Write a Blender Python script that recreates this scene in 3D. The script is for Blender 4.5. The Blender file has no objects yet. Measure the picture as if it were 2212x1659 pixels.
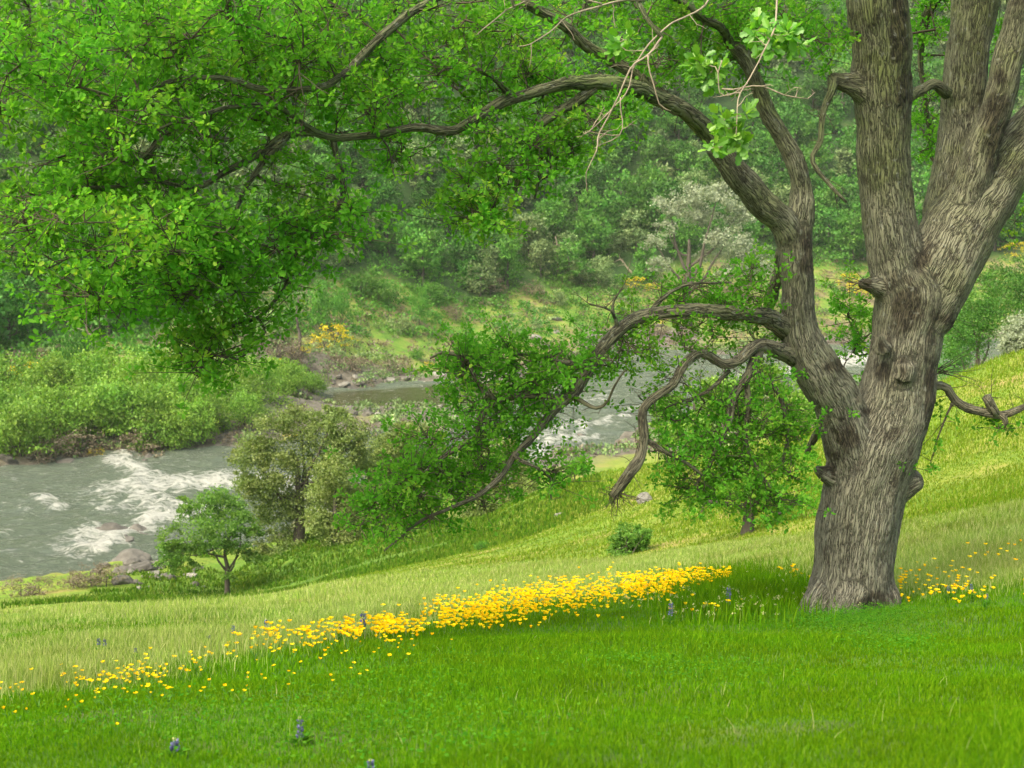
import bpy, math, random
import numpy as np
from mathutils import Vector, Matrix

# ------------------------------------------------------------------ camera, sky, sun, exposure
S = bpy.context.scene
COL = S.collection
PITCH = math.radians(8.0)
FPX = 2670.0                       # focal length in pixels of a 2212 x 1659 picture
cam_d = bpy.data.cameras.new("camera")
cam_d.sensor_width = 36.0
cam_d.lens = FPX / 2212.0 * 36.0
cam_d.clip_start = 0.05
cam_d.clip_end = 3000
cam_d.dof.use_dof = True
cam_d.dof.focus_distance = 11.5
cam_d.dof.aperture_fstop = 3.8
cam = bpy.data.objects.new("camera", cam_d)
COL.objects.link(cam)
cam.location = (0, 0, 0)
cam.rotation_euler = (math.radians(90) - PITCH, 0, 0)
S.camera = cam

SUN_EL, SUN_AZ = math.radians(58), math.radians(-62)    # azimuth from +Y towards +X
w = bpy.data.worlds.new("World")
S.world = w
w.use_nodes = True
nt = w.node_tree
sky = nt.nodes.new("ShaderNodeTexSky")
sky.sky_type = 'NISHITA'
sky.sun_disc = False
sky.sun_elevation = SUN_EL
sky.sun_rotation = SUN_AZ
sky.air_density = 1.0
sky.dust_density = 6.0
sky.ozone_density = 0.4
bg = nt.nodes["Background"]
bg.inputs[1].default_value = 0.15
tint = nt.nodes.new("ShaderNodeMix"); tint.data_type = 'RGBA'; tint.blend_type = 'MULTIPLY'
tint.inputs[0].default_value = 1.0; tint.inputs[7].default_value = (1.0, .97, .82, 1)    # thin bright cloud: less blue than a clear sky
nt.links.new(sky.outputs[0], tint.inputs[6]); nt.links.new(tint.outputs[2], bg.inputs[0])
sun_d = bpy.data.lights.new("sun", 'SUN')
sun_d.energy = 1.0
sun_d.angle = math.radians(50)
sun_d.color = (1.0, 0.95, 0.86)
sun = bpy.data.objects.new("sun", sun_d)
COL.objects.link(sun)
sd = Vector((math.sin(SUN_AZ) * math.cos(SUN_EL), math.cos(SUN_AZ) * math.cos(SUN_EL), math.sin(SUN_EL)))
sd = Vector((-0.42, -0.40, 0.82)).normalized()
sky.sun_elevation = math.asin(sd.z)
sky.sun_rotation = math.atan2(sd.x, sd.y)
sun.rotation_euler = sd.to_track_quat('Z', 'Y').to_euler()
S.view_settings.view_transform = 'Standard'
S.view_settings.look = 'None'
S.view_settings.exposure = 1.47
S.view_settings.gamma = 1
S.cycles.use_denoising = True
S.cycles.max_bounces = 8
S.cycles.transparent_max_bounces = 4
S.cycles.volume_bounces = 0

rng = np.random.default_rng(7)
import time
_t0 = time.time()
def tick(n): print("TICK", n, round(time.time() - _t0, 1), flush=True)
random.seed(7)

# ------------------------------------------------------------------ picture <-> world
CP, SP = math.cos(PITCH), math.sin(PITCH)
def P(u, v, d):
    """world point seen at (u,v) of the 2212x1659 picture at forward distance d"""
    a = (np.asarray(u, float) - 1106) / FPX
    b = -(np.asarray(v, float) - 829.5) / FPX
    y = CP + b * SP
    t = np.asarray(d, float) / y
    return np.stack(np.broadcast_arrays(a * t, np.asarray(d, float) * 1.0 + 0 * a, (b * CP - SP) * t), -1)
def W(u, v, z):
    """where the view ray meets the level z"""
    b = -(v - 829.5) / FPX
    T = (b * CP - SP) / (CP + b * SP)
    return P(u, v, z / T)
def proj(p):
    p = np.asarray(p, float)
    f = p[..., 1] * CP - p[..., 2] * SP
    up = p[..., 1] * SP + p[..., 2] * CP
    f = np.where(f < 0.05, 0.05, f)
    return 1106 + FPX * p[..., 0] / f, 829.5 - FPX * up / f

# ------------------------------------------------------------------ numpy noise
def _h(ix, iy, iz, s):
    n = (ix.astype(np.int64) * 374761393 + iy.astype(np.int64) * 668265263 + iz.astype(np.int64) * 1274126177 + s * 974711) & 0xffffffff
    n = ((n ^ (n >> 13)) * 1103515245) & 0xffffffff
    n = (n ^ (n >> 16)) & 0xffffffff
    return (n & 0xffff) / 32767.5 - 1.0
def vnoise(x, y, z=0.0, s=0):
    x, y, z = np.broadcast_arrays(np.asarray(x, float), np.asarray(y, float), np.asarray(z, float))
    ix, iy, iz = np.floor(x), np.floor(y), np.floor(z)
    fx, fy, fz = x - ix, y - iy, z - iz
    fx, fy, fz = [f * f * (3 - 2 * f) for f in (fx, fy, fz)]
    r = 0
    for i in (0, 1):
        for j in (0, 1):
            for k in (0, 1):
                wgt = (fx if i else 1 - fx) * (fy if j else 1 - fy) * (fz if k else 1 - fz)
                r = r + wgt * _h(ix + i, iy + j, iz + k, s)
    return r
def fbm(x, y, z=0.0, s=0, o=4):
    r, a = 0, 1.0
    for k in range(o):
        r = r + a * vnoise(np.asarray(x) * 2 ** k, np.asarray(y) * 2 ** k, np.asarray(z) * 2 ** k, s + k * 7)
        a *= 0.5
    return r

# ------------------------------------------------------------------ terrain
CTRL = [
    # (u, v, d): ground seen at that place of the picture at that distance
    (0, 1659, 4.3), (1106, 1659, 3.7), (2212, 1659, 3.3), (0, 1500, 8.0), (1106, 1500, 6.7), (2212, 1500, 5.8),
    (0, 1400, 13), (600, 1400, 11.5), (1106, 1400, 10), (1700, 1400, 9.8), (2212, 1400, 8.6),
    (0, 1335, 25), (600, 1330, 20), (1106, 1322, 15.5), (1600, 1310, 14.2), (1850, 1322, 14.0), (2212, 1300, 12.5),
    (0, 1312, 48), (250, 1298, 52), (475, 1288, 60), (150, 1300, 40), (600, 1283, 44), (800, 1262, 36), (1106, 1243, 30), (1300, 1228, 26), (1500, 1205, 24),
    (1700, 1180, 22), (1950, 1160, 20.5), (2212, 1130, 18.5), (2212, 1000, 26), (2212, 850, 36), (2212, 757, 45),
    (2050, 820, 48), (1950, 1000, 33), (1950, 870, 50), (1700, 1050, 36), (1700, 935, 52), (1500, 1080, 42), (1500, 985, 54), (1300, 1100, 48), (1300, 1024, 57),
    (1130, 1084, 60), (1130, 1150, 52), (1000, 1150, 60), (1000, 1200, 50), (800, 1200, 60), (800, 1240, 50), (650, 1262, 57),
    (0, 800, 150), (300, 800, 150), (600, 790, 160), (800, 780, 178), (0, 700, 168), (350, 700, 172), (600, 700, 180), (1000, 720, 208), (1000, 620, 228),
    (1400, 690, 232), (1400, 590, 250), (1800, 640, 252), (2212, 640, 262), (2212, 560, 280),
    (0, 400, 205), (0, 200, 238), (0, 0, 272), (700, 500, 218), (700, 200, 262), (700, 0, 292), (1300, 400, 285), (1300, 200, 322), (1300, 0, 352),
    (2212, 400, 325), (2212, 200, 360), (2212, 0, 395), (0, -180, 310), (1106, -180, 385), (2212, -180, 440),
    (900, 920, 138), (800, 900, 142),
]
CW = [  # world points hidden from the camera
    (20, 60, -11.5), (30, 80, -14), (35, 110, -20), (14, 72, -16), (10, 90, -20.5), (0, 74, -19.0), (0, 92, -22.5), (-12, 72, -19.5), (-22, 66, -19.8), (55, 140, -22.5),
    (-30, 68, -20.6), (-40, 70, -21.2), (-16, 80, -21.8), (-50, 66, -20.8),
]
_c = [P(u, v, d) for u, v, d in CTRL] + [np.array(p, float) for p in CW]
_c += [np.array([-3, 1.8, -1.7]), np.array([0, 1.8, -1.55]), np.array([3, 1.8, -1.4])]
_c = np.array(_c)
_q = np.stack([_c[:, 0] / _c[:, 1] * 2.6, np.log(_c[:, 1])], 1)
_T = _c[:, 2] / _c[:, 1]
def _kern(r): return np.sqrt(r * r + 0.06 ** 2)
_A = _kern(np.linalg.norm(_q[:, None] - _q[None], axis=2)) - np.eye(len(_q)) * 0.004
_B = np.concatenate([np.ones((len(_q), 1)), _q], 1)
_M = np.block([[_A, _B], [_B.T, np.zeros((3, 3))]])
_S = np.linalg.solve(_M, np.concatenate([_T, np.zeros(3)]))

Z_W = -24.0
def poly_w(pts): return np.array([W(u, v, Z_W)[:2] for u, v in pts])
RIVER = poly_w([(-500, 1330), (0, 1305), (120, 1285), (200, 1245), (330, 1222), (480, 1200), (620, 1150), (760, 1090), (950, 1040), (1120, 1010), (1200, 985),
                (1290, 968), (1400, 915), (1550, 870), (1750, 832), (1900, 805), (2150, 775), (2700, 760), (2700, 730), (2150, 738), (1880, 748), (1700, 765), (1500, 768), (1400, 752),
                (1280, 792), (1180, 830), (1130, 880), (1070, 915), (1000, 945), (900, 958), (700, 952), (560, 968), (400, 982), (280, 985), (130, 1002), (0, 1030), (-500, 1050)])
POOL = poly_w([(690, 878), (720, 848), (850, 840), (960, 832), (1130, 820), (1240, 805), (1180, 850), (1130, 866), (1000, 878), (900, 880), (780, 884)])
def sdist(x, y, poly):
    """signed distance, positive inside"""
    x = np.asarray(x, float); y = np.asarray(y, float)
    d = np.full(x.shape, 1e9); ins = np.zeros(x.shape, bool)
    n = len(poly)
    for i in range(n):
        ax, ay = poly[i]; bx, by = poly[(i + 1) % n]
        ex, ey = bx - ax, by - ay
        t = np.clip(((x - ax) * ex + (y - ay) * ey) / (ex * ex + ey * ey + 1e-9), 0, 1)
        d = np.minimum(d, np.hypot(x - ax - t * ex, y - ay - t * ey))
        c = ((ay > y) != (by > y)) & (x < (bx - ax) * (y - ay) / (by - ay + 1e-12) + ax)
        ins ^= c
    return np.where(ins, d, -d)
def smooth(t):
    t = np.clip(t, 0, 1); return t * t * (3 - 2 * t)
def river_sd(x, y):
    return np.maximum(sdist(x, y, RIVER), sdist(x, y, POOL)) + 1.2 * vnoise(np.asarray(x) * .25, np.asarray(y) * .25, 0, 5)
def height_exact(x, y, detail=True):
    x = np.asarray(x, float); y = np.asarray(y, float)
    sh = x.shape
    x = x.ravel(); y = y.ravel()
    out = np.empty(x.shape)
    for s in range(0, len(x), 20000):
        xx, yy = x[s:s + 20000], y[s:s + 20000]
        yc = np.maximum(yy, 1.8)
        q = np.stack([np.clip(xx / yc, -.75, .75) * 2.6, np.log(yc)], 1)
        k = _kern(np.linalg.norm(q[:, None] - _q[None], axis=2))
        T = k @ _S[:-3] + _S[-3] + q @ _S[-2:]
        z = T * yc
        near = smooth((3.2 - yy) / 2.0)
        z = z * (1 - near) + (-1.6 + 0.05 * xx + 0.02 * (yy - 3)) * near
        if yy.max() > 55:
            sd_ = river_sd(xx, yy)
            far = smooth((yy - 58) / 8)
            zo = np.maximum(z, Z_W + 0.25)
            zo = (Z_W - .1) + (zo - (Z_W - .1)) * smooth((-sd_ + .3) / 9.0)
            zi = Z_W - .1 - np.minimum(1.6, np.maximum(sd_, 0) * .35)
            zr = np.where(sd_ > 0, zi, zo)
            z = z * (1 - far) + zr * far
        if detail is None:
            z = z + fbm(xx * .5, yy * .5, 0, 11, 3) * .05 + fbm(xx * .06, yy * .06, 0, 12, 2) * .35 * smooth((yy - 25) / 20)
            rock = smooth((yy - 60) / 8) * (1 - smooth((yy - 175) / 40))
            z = z + rock * np.abs(fbm(xx * .35, yy * .35, 0, 13, 3)) * .5 * np.where(z > Z_W - .1, 1, 0)
        out[s:s + 20000] = z
    return out.reshape(sh)
_GA = np.linspace(-1.0, 1.0, 481); _GL = np.linspace(math.log(1.2), math.log(520), 1100)
_ga, _gl = np.meshgrid(_GA, _GL)
_GY = np.exp(_gl)
_GZ = height_exact(_ga * _GY, _GY) / _GY
def _bil(G, x, y):
    yc = np.clip(y, 1.2, 519)
    a = np.clip((x / yc + 1.0) / 2.0 * 480, 0, 479.999); l = np.clip((np.log(yc) - _GL[0]) / (_GL[-1] - _GL[0]) * 1099, 0, 1098.999)
    i, j = a.astype(int), l.astype(int); fa, fl = a - i, l - j
    return (G[j, i] * (1 - fa) + G[j, i + 1] * fa) * (1 - fl) + (G[j + 1, i] * (1 - fa) + G[j + 1, i + 1] * fa) * fl
def height(x, y, detail=True):
    xx = np.asarray(x, float); yy = np.asarray(y, float)
    z = _bil(_GZ, xx, yy) * np.clip(yy, 1.2, 519)
    if detail:
        z = z + fbm(xx * .5, yy * .5, 0, 11, 3) * .05 + fbm(xx * .06, yy * .06, 0, 12, 2) * .35 * smooth((yy - 25) / 20)
        rock = smooth((yy - 60) / 8) * (1 - smooth((yy - 175) / 40))
        z = z + rock * np.abs(fbm(xx * .35, yy * .35, 0, 13, 3)) * .5 * np.where(z > Z_W - .1, 1, 0)
    return z
_DS = np.exp(np.linspace(math.log(2.5), math.log(500), 420))
def hit(u, v):
    """ground points under picture points (arrays)"""
    u = np.atleast_1d(np.asarray(u, float)); v = np.atleast_1d(np.asarray(v, float))
    res = np.zeros((len(u), 3))
    for s in range(0, len(u), 1500):
        uu, vv = u[s:s + 1500], v[s:s + 1500]
        p = P(uu[:, None], vv[:, None], _DS[None])
        g = height(p[..., 0], p[..., 1], False)
        below = p[..., 2] < g
        i = np.argmax(below, 1); i = np.maximum(i, 1)
        r = np.arange(len(uu))
        a = p[r, i - 1, 2] - g[r, i - 1]; b = g[r, i] - p[r, i, 2]
        t = np.clip(a / (a + b + 1e-9), 0, 1)
        q = P(uu, vv, _DS[i - 1] * (1 - t) + _DS[i] * t)
        q[:, 2] = height(q[:, 0], q[:, 1])
        res[s:s + 1500] = q
    return res

# ------------------------------------------------------------------ mesh helpers
def np_mesh(name, V, faces, mats, attrs=None, smooth_=False, parent=None, midx=None):
    """faces: list of int arrays (n,k)"""
    me = bpy.data.meshes.new(name)
    V = np.asarray(V, np.float32)
    me.vertices.add(len(V)); me.vertices.foreach_set("co", V.ravel())
    faces = [np.asarray(f, np.int32) for f in faces if len(f)]
    nl = sum(f.size for f in faces); nf = sum(len(f) for f in faces)
    me.loops.add(nl); me.polygons.add(nf)
    me.loops.foreach_set("vertex_index", np.concatenate([f.ravel() for f in faces]))
    tot = np.concatenate([np.full(len(f), f.shape[1], np.int32) for f in faces])
    st = np.concatenate([[0], np.cumsum(tot)[:-1]]).astype(np.int32)
    me.polygons.foreach_set("loop_start", st)
    me.polygons.foreach_set("loop_total", tot)
    me.polygons.foreach_set("use_smooth", np.full(nf, smooth_, bool))
    if midx is not None: me.polygons.foreach_set("material_index", np.asarray(midx, np.int32))
    for m in (mats if isinstance(mats, (list, tuple)) else [mats]): me.materials.append(m)
    for k, a in (attrs or {}).items():
        a = np.asarray(a, np.float32)
        if a.ndim == 2:
            at = me.attributes.new(k, 'FLOAT_VECTOR', 'POINT'); at.data.foreach_set("vector", a.ravel())
        else:
            at = me.attributes.new(k, 'FLOAT', 'POINT'); at.data.foreach_set("value", a)
    me.update(calc_edges=True)
    o = bpy.data.objects.new(name, me)
    COL.objects.link(o)
    if parent: o.parent = parent
    return o
def tag(o, label=None, cat=None, group=None, kind=None):
    if label: o["label"] = label
    if cat: o["category"] = cat
    if group: o["group"] = group
    if kind: o["kind"] = kind
    return o
def empty(name, loc, label, cat, group=None):
    o = bpy.data.objects.new(name, None); COL.objects.link(o); o.location = loc
    o.empty_display_size = .2
    return tag(o, label, cat, group)
def copy_tree(o, parent=None):
    c = o.copy(); COL.objects.link(c); c.parent = parent
    for ch in list(o.children): copy_tree(ch, c)
    return c

class Tubes:
    """collects round tapered tubes into one mesh with seamless bark coordinates"""
    def __init__(s): s.V = []; s.F = []; s.T = []; s.B = []; s.n = 0
    def add(s, pts, rad, k=8, gnarl=0.0, cap=True, seed=0):
        pts = np.asarray(pts, float); rad = np.asarray(rad, float); n = len(pts)
        t = np.gradient(pts, axis=0); t /= np.linalg.norm(t, axis=1)[:, None] + 1e-9
        ref = np.array([0, 0, 1.]) if abs(t[0, 2]) < .9 else np.array([1., 0, 0])
        a = np.cross(t[0], ref); a /= np.linalg.norm(a)
        A = [a]
        for i in range(1, n):
            a = a - t[i] * np.dot(a, t[i]); a /= np.linalg.norm(a) + 1e-9; A.append(a)
        A = np.array(A); Bn = np.cross(t, A)
        th = np.linspace(0, 2 * math.pi, k, endpoint=False)
        c, sn = np.cos(th), np.sin(th)
        r = rad[:, None] * np.ones(k)[None]
        L = np.concatenate([[0], np.cumsum(np.linalg.norm(np.diff(pts, axis=0), axis=1))])
        if gnarl > 0:
            nz = fbm(c[None] * 1.5 + seed * 9, sn[None] * 1.5 + L[:, None] / (rad.mean() + 1e-6) * .45, L[:, None] * .7 / (rad.mean() + 1e-6) * .3, 31, 3)
            r = r * (1 + gnarl * nz)
        v = pts[:, None] + r[..., None] * (A[:, None] * c[None, :, None] + Bn[:, None] * sn[None, :, None])
        R0 = max(rad.mean(), .02)
        b = np.stack([np.broadcast_to(c * R0, (n, k)), np.broadcast_to(sn * R0, (n, k)), np.broadcast_to(L[:, None], (n, k))], -1)
        b = b + np.array([seed * 3.7, seed * 1.3, 0])
        i0 = s.n
        idx = i0 + np.arange(n * k).reshape(n, k)
        q = np.stack([idx[:-1], np.roll(idx[:-1], -1, 1), np.roll(idx[1:], -1, 1), idx[1:]], -1).reshape(-1, 4)
        s.V.append(v.reshape(-1, 3)); s.B.append(b.reshape(-1, 3)); s.F.append(q); s.n += n * k
        if cap:
            for e, sg in ((0, -1), (n - 1, 1)):
                s.V.append((pts[e] + t[e] * sg * rad[e] * .35)[None]); s.B.append(b[e].mean(0)[None]); ci = s.n; s.n += 1
                ring = idx[e]; nx = np.roll(ring, -1)
                s.T.append(np.stack([nx, ring, np.full(k, ci)], 1) if sg < 0 else np.stack([ring, nx, np.full(k, ci)], 1))
    def build(s, name, mat, parent=None):
        if not s.V: return None
        return np_mesh(name, np.concatenate(s.V), [np.concatenate(s.F)] + ([np.concatenate(s.T)] if s.T else []), mat,
                       {"barkco": np.concatenate(s.B)}, True, parent)

def resample(pts, rad, step, wig=0.0, seed=0):
    """Catmull-Rom through the points, optional wiggle"""
    pts = np.asarray(pts, float); rad = np.asarray(rad, float)
    pp = np.vstack([2 * pts[0] - pts[1], pts, 2 * pts[-1] - pts[-2]])
    P_, R_ = [], []
    for i in range(len(pts) - 1):
        p0, p1, p2, p3 = pp[i:i + 4]
        m = max(2, int(np.linalg.norm(p2 - p1) / step))
        for t in np.linspace(0, 1, m, endpoint=False):
            P_.append(.5 * ((2 * p1) + (-p0 + p2) * t + (2 * p0 - 5 * p1 + 4 * p2 - p3) * t * t + (-p0 + 3 * p1 - 3 * p2 + p3) * t ** 3))
            R_.append(rad[i] * (1 - t) + rad[i + 1] * t)
    P_.append(pts[-1]); R_.append(rad[-1])
    P_, R_ = np.array(P_), np.array(R_)
    if wig > 0:
        L = np.concatenate([[0], np.cumsum(np.linalg.norm(np.diff(P_, axis=0), axis=1))])
        e = np.minimum(1, np.minimum(L, L[-1] - L) / (L[-1] * .15 + 1e-6))[:, None]
        off = np.stack([fbm(L * 1.7, seed * 3.1 + k * 11.3, 0, 40 + k, 3) for k in range(3)], 1)
        P_ = P_ + off * wig * e
    return P_, R_

LEAF = np.array([[0, 0, 0], [0, 1, 0], [-.16, .22, .03], [-.34, .52, .07], [-.22, .66, .05], [-.27, .86, .06],
                 [.16, .22, .03], [.34, .52, .07], [.22, .66, .05], [.27, .86, .06]], float)
LEAF_F = [[0, 1, 5, 4, 3, 2], [0, 6, 7, 8, 9, 1]]
QUAD = np.array([[-.5, 0, 0], [.5, 0, 0], [.42, 1, 0], [-.42, 1, 0]], float)
QUAD_F = [[0, 1, 2, 3]]
DIA = np.array([[0, 0, 0], [.36, .45, .05], [0, 1, 0], [-.36, .45, .05]], float)
DIA_F = [[0, 1, 2, 3]]
def unit(a): return a / (np.linalg.norm(a, axis=-1, keepdims=True) + 1e-9)
def cards(pos, axis, nrm, size, tmpl=LEAF, tf=LEAF_F, g=rng, rnd=None):
    n = len(pos)
    axis = unit(axis); side = unit(np.cross(axis, nrm)); nn = np.cross(side, axis)
    V = pos[:, None] + size[:, None, None] * (tmpl[None, :, 0:1] * side[:, None] + tmpl[None, :, 1:2] * axis[:, None] + tmpl[None, :, 2:3] * nn[:, None])
    m = len(tmpl)
    base = (np.arange(n) * m)[:, None]
    F = [base + np.array(f)[None] for f in tf]
    if rnd is None: rnd = g.random(n)
    return V.reshape(-1, 3), F, np.repeat(rnd, m)
def card_mesh(name, parts, mat, parent=None, smooth_=False):
    V, F, R, off = [], {}, [], 0
    for v, f, r in parts:
        for ff in f: F.setdefault(ff.shape[1], []).append(ff + off)
        V.append(v); R.append(r); off += len(v)
    return np_mesh(name, np.concatenate(V), [np.concatenate(x) for x in F.values()], mat, {"rnd": np.concatenate(R)}, smooth_, parent)

# ------------------------------------------------------------------ materials
def mat_new(name):
    m = bpy.data.materials.new(name); m.use_nodes = True
    nt = m.node_tree; nt.nodes.clear()
    out = nt.nodes.new("ShaderNodeOutputMaterial")
    return m, nt, out
def N(nt, t, **kw):
    n = nt.nodes.new(t)
    for k, v in kw.items():
        if k.startswith("i_"):
            key = k[2:]
            key = int(key) if key.isdigit() else key.replace("_", " ")
            n.inputs[key].default_value = v
        else: setattr(n, k, v)
    return n
def ramp(nt, fac, stops, interp='LINEAR'):
    r = nt.nodes.new("ShaderNodeValToRGB"); r.color_ramp.interpolation = interp
    el = r.color_ramp.elements
    while len(el) < len(stops): el.new(.5)
    for e, (p, c) in zip(el, stops): e.position = p; e.color = (*c, 1) if len(c) == 3 else c
    nt.links.new(fac, r.inputs[0])
    return r.outputs[0]
def mixc(nt, fac, a, b, mode='MIX'):
    m = nt.nodes.new("ShaderNodeMix"); m.data_type = 'RGBA'; m.blend_type = mode
    for s, v in ((m.inputs[0], fac), (m.inputs[6], a), (m.inputs[7], b)):
        if isinstance(v, (int, float)): s.default_value = v
        elif isinstance(v, tuple): s.default_value = (*v, 1)
        else: nt.links.new(v, s)
    return m.outputs[2]
def math_(nt, op, a, b=None, c=None):
    m = nt.nodes.new("ShaderNodeMath"); m.operation = op
    for s, v in zip(m.inputs, (a, b, c)):
        if v is None: continue
        if isinstance(v, (int, float)): s.default_value = v
        else: nt.links.new(v, s)
    return m.outputs[0]
def leaf_mat(name, stops, trans=.35, objvar=.0, gloss=.06, scale=1.5):
    """leaf colours vary per leaf (attribute rnd), per clump (noise) and per plant (object random)"""
    m, nt, out = mat_new(name)
    at = N(nt, "ShaderNodeAttribute", attribute_name="rnd")
    c = ramp(nt, at.outputs["Fac"], stops)
    geo = N(nt, "ShaderNodeNewGeometry")
    nz = N(nt, "ShaderNodeTexNoise", i_Scale=scale, i_Detail=2.0)
    nt.links.new(geo.outputs["Position"], nz.inputs["Vector"])
    hsv = N(nt, "ShaderNodeHueSaturation")
    hv = math_(nt, 'MULTIPLY_ADD', nz.outputs["Fac"], .05, .475)
    nt.links.new(hv, hsv.inputs["Hue"])
    val = math_(nt, 'MULTIPLY_ADD', nz.outputs["Fac"], .7, .65)
    if objvar:
        oi = N(nt, "ShaderNodeObjectInfo")
        ov = math_(nt, 'MULTIPLY_ADD', oi.outputs["Random"], objvar, 1 - objvar / 2)
        val = math_(nt, 'MULTIPLY', val, ov)
    nt.links.new(val, hsv.inputs["Value"])
    nt.links.new(c, hsv.inputs["Color"])
    d = N(nt, "ShaderNodeBsdfDiffuse"); t = N(nt, "ShaderNodeBsdfTranslucent")
    nt.links.new(hsv.outputs[0], d.inputs[0])
    tc = mixc(nt, .5, hsv.outputs[0], (1.0, 1.0, .25), 'MULTIPLY')
    tc2 = mixc(nt, 1.0, tc, (1.5, 1.5, 1.0), 'MULTIPLY')
    nt.links.new(tc2, t.inputs[0])
    mx = N(nt, "ShaderNodeMixShader", i_0=trans)
    nt.links.new(d.outputs[0], mx.inputs[1]); nt.links.new(t.outputs[0], mx.inputs[2])
    g = N(nt, "ShaderNodeBsdfGlossy", i_Roughness=.45)
    g.inputs[0].default_value = (.8, .9, .8, 1)
    mx2 = N(nt, "ShaderNodeMixShader", i_0=gloss)
    nt.links.new(mx.outputs[0], mx2.inputs[1]); nt.links.new(g.outputs[0], mx2.inputs[2])
    nt.links.new(mx2.outputs[0], out.inputs[0])
    return m
def bark_mat(name, light, dark, moss, fine=26.0, moss_shade_amt=.5, bump=1.0, patch=.5):
    m, nt, out = mat_new(name)
    at = N(nt, "ShaderNodeAttribute", attribute_name="barkco")
    nz = N(nt, "ShaderNodeTexNoise", i_Scale=7.0, i_Detail=3.0)
    nt.links.new(at.outputs["Vector"], nz.inputs["Vector"])
    dist = N(nt, "ShaderNodeVectorMath", operation='MULTIPLY_ADD')
    nt.links.new(nz.outputs["Color"], dist.inputs[0]); dist.inputs[1].default_value = (.035, .035, .05)
    nt.links.new(at.outputs["Vector"], dist.inputs[2])
    mp = N(nt, "ShaderNodeMapping"); mp.inputs["Scale"].default_value = (1, 1, .085)
    nt.links.new(dist.outputs[0], mp.inputs[0])
    fn = N(nt, "ShaderNodeTexNoise", i_Scale=fine, i_Detail=2.5, i_Roughness=.55)
    nt.links.new(mp.outputs[0], fn.inputs["Vector"])
    crack = math_(nt, 'MULTIPLY', math_(nt, 'ABSOLUTE', math_(nt, 'SUBTRACT', fn.outputs["Fac"], .5)), 7.0)
    mp2 = N(nt, "ShaderNodeMapping"); mp2.inputs["Scale"].default_value = (1, 1, .3)
    nt.links.new(at.outputs["Vector"], mp2.inputs[0])
    n2 = N(nt, "ShaderNodeTexNoise", i_Scale=60.0, i_Detail=5.0, i_Roughness=.7)
    nt.links.new(mp2.outputs[0], n2.inputs["Vector"])
    ridge = ramp(nt, crack, [(0.0, (0, 0, 0)), (.3, (.55, .55, .55)), (.75, (1, 1, 1))])
    h = math_(nt, 'MULTIPLY_ADD', n2.outputs["Fac"], .55, ridge)
    col = ramp(nt, h, [(.2, dark), (.55, tuple(.5 * (a + b) for a, b in zip(light, dark))), (1.15 / 1.5, light), (1.0, tuple(min(1, a * 1.25) for a in light))])
    geo = N(nt, "ShaderNodeNewGeometry")
    n3 = N(nt, "ShaderNodeTexNoise", i_Scale=1.3, i_Detail=6.0, i_Roughness=.65)
    nt.links.new(geo.outputs["Position"], n3.inputs["Vector"])
    mf = ramp(nt, n3.outputs["Fac"], [(.45, (0, 0, 0)), (.62, (1, 1, 1))])
    sx = N(nt, "ShaderNodeSeparateXYZ"); nt.links.new(geo.outputs["Position"], sx.inputs[0])
    hi = N(nt, "ShaderNodeMapRange"); hi.inputs[1].default_value = -2.6; hi.inputs[2].default_value = 1.6; hi.inputs[3].default_value = .15; hi.inputs[4].default_value = 1.0  # moss tint deepens with height, painting in the crown's shade on upper stems
    nt.links.new(sx.outputs[2], hi.inputs[0])
    mf = math_(nt, 'MULTIPLY', math_(nt, 'MULTIPLY_ADD', mf, .6, .5), hi.outputs[0])
    mf = math_(nt, 'MULTIPLY', mf, moss_shade_amt * 1.6)
    col = mixc(nt, mf, col, moss, 'MULTIPLY')
    n4 = N(nt, "ShaderNodeTexNoise", i_Scale=3.1, i_Detail=6.0, i_Roughness=.7)
    nt.links.new(geo.outputs["Position"], n4.inputs["Vector"])
    df = ramp(nt, n4.outputs["Fac"], [(.53, (0, 0, 0)), (.64, (1, 1, 1))])
    df = math_(nt, 'MULTIPLY', df, patch)
    col = mixc(nt, df, col, (.32, .27, .23), 'MULTIPLY')
    sc_ = N(nt, "ShaderNodeAttribute", attribute_name="scar")
    col = mixc(nt, math_(nt, 'MULTIPLY', sc_.outputs["Fac"], .8), col, (.20, .15, .10), 'MULTIPLY')
    n5 = N(nt, "ShaderNodeTexNoise", i_Scale=14.0, i_Detail=4.0)
    nt.links.new(geo.outputs["Position"], n5.inputs["Vector"])
    lf = ramp(nt, n5.outputs["Fac"], [(.62, (0, 0, 0)), (.7, (.5, .5, .5))])
    col = mixc(nt, lf, col, (.30, .32, .26))
    bp = N(nt, "ShaderNodeBump", i_Strength=bump, i_Distance=.03)
    nt.links.new(h, bp.inputs["Height"])
    b = N(nt, "ShaderNodeBsdfPrincipled", i_Roughness=.9)
    nt.links.new(col, b.inputs["Base Color"]); nt.links.new(bp.outputs[0], b.inputs["Normal"])
    nt.links.new(b.outputs[0], out.inputs[0])
    return m
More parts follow.
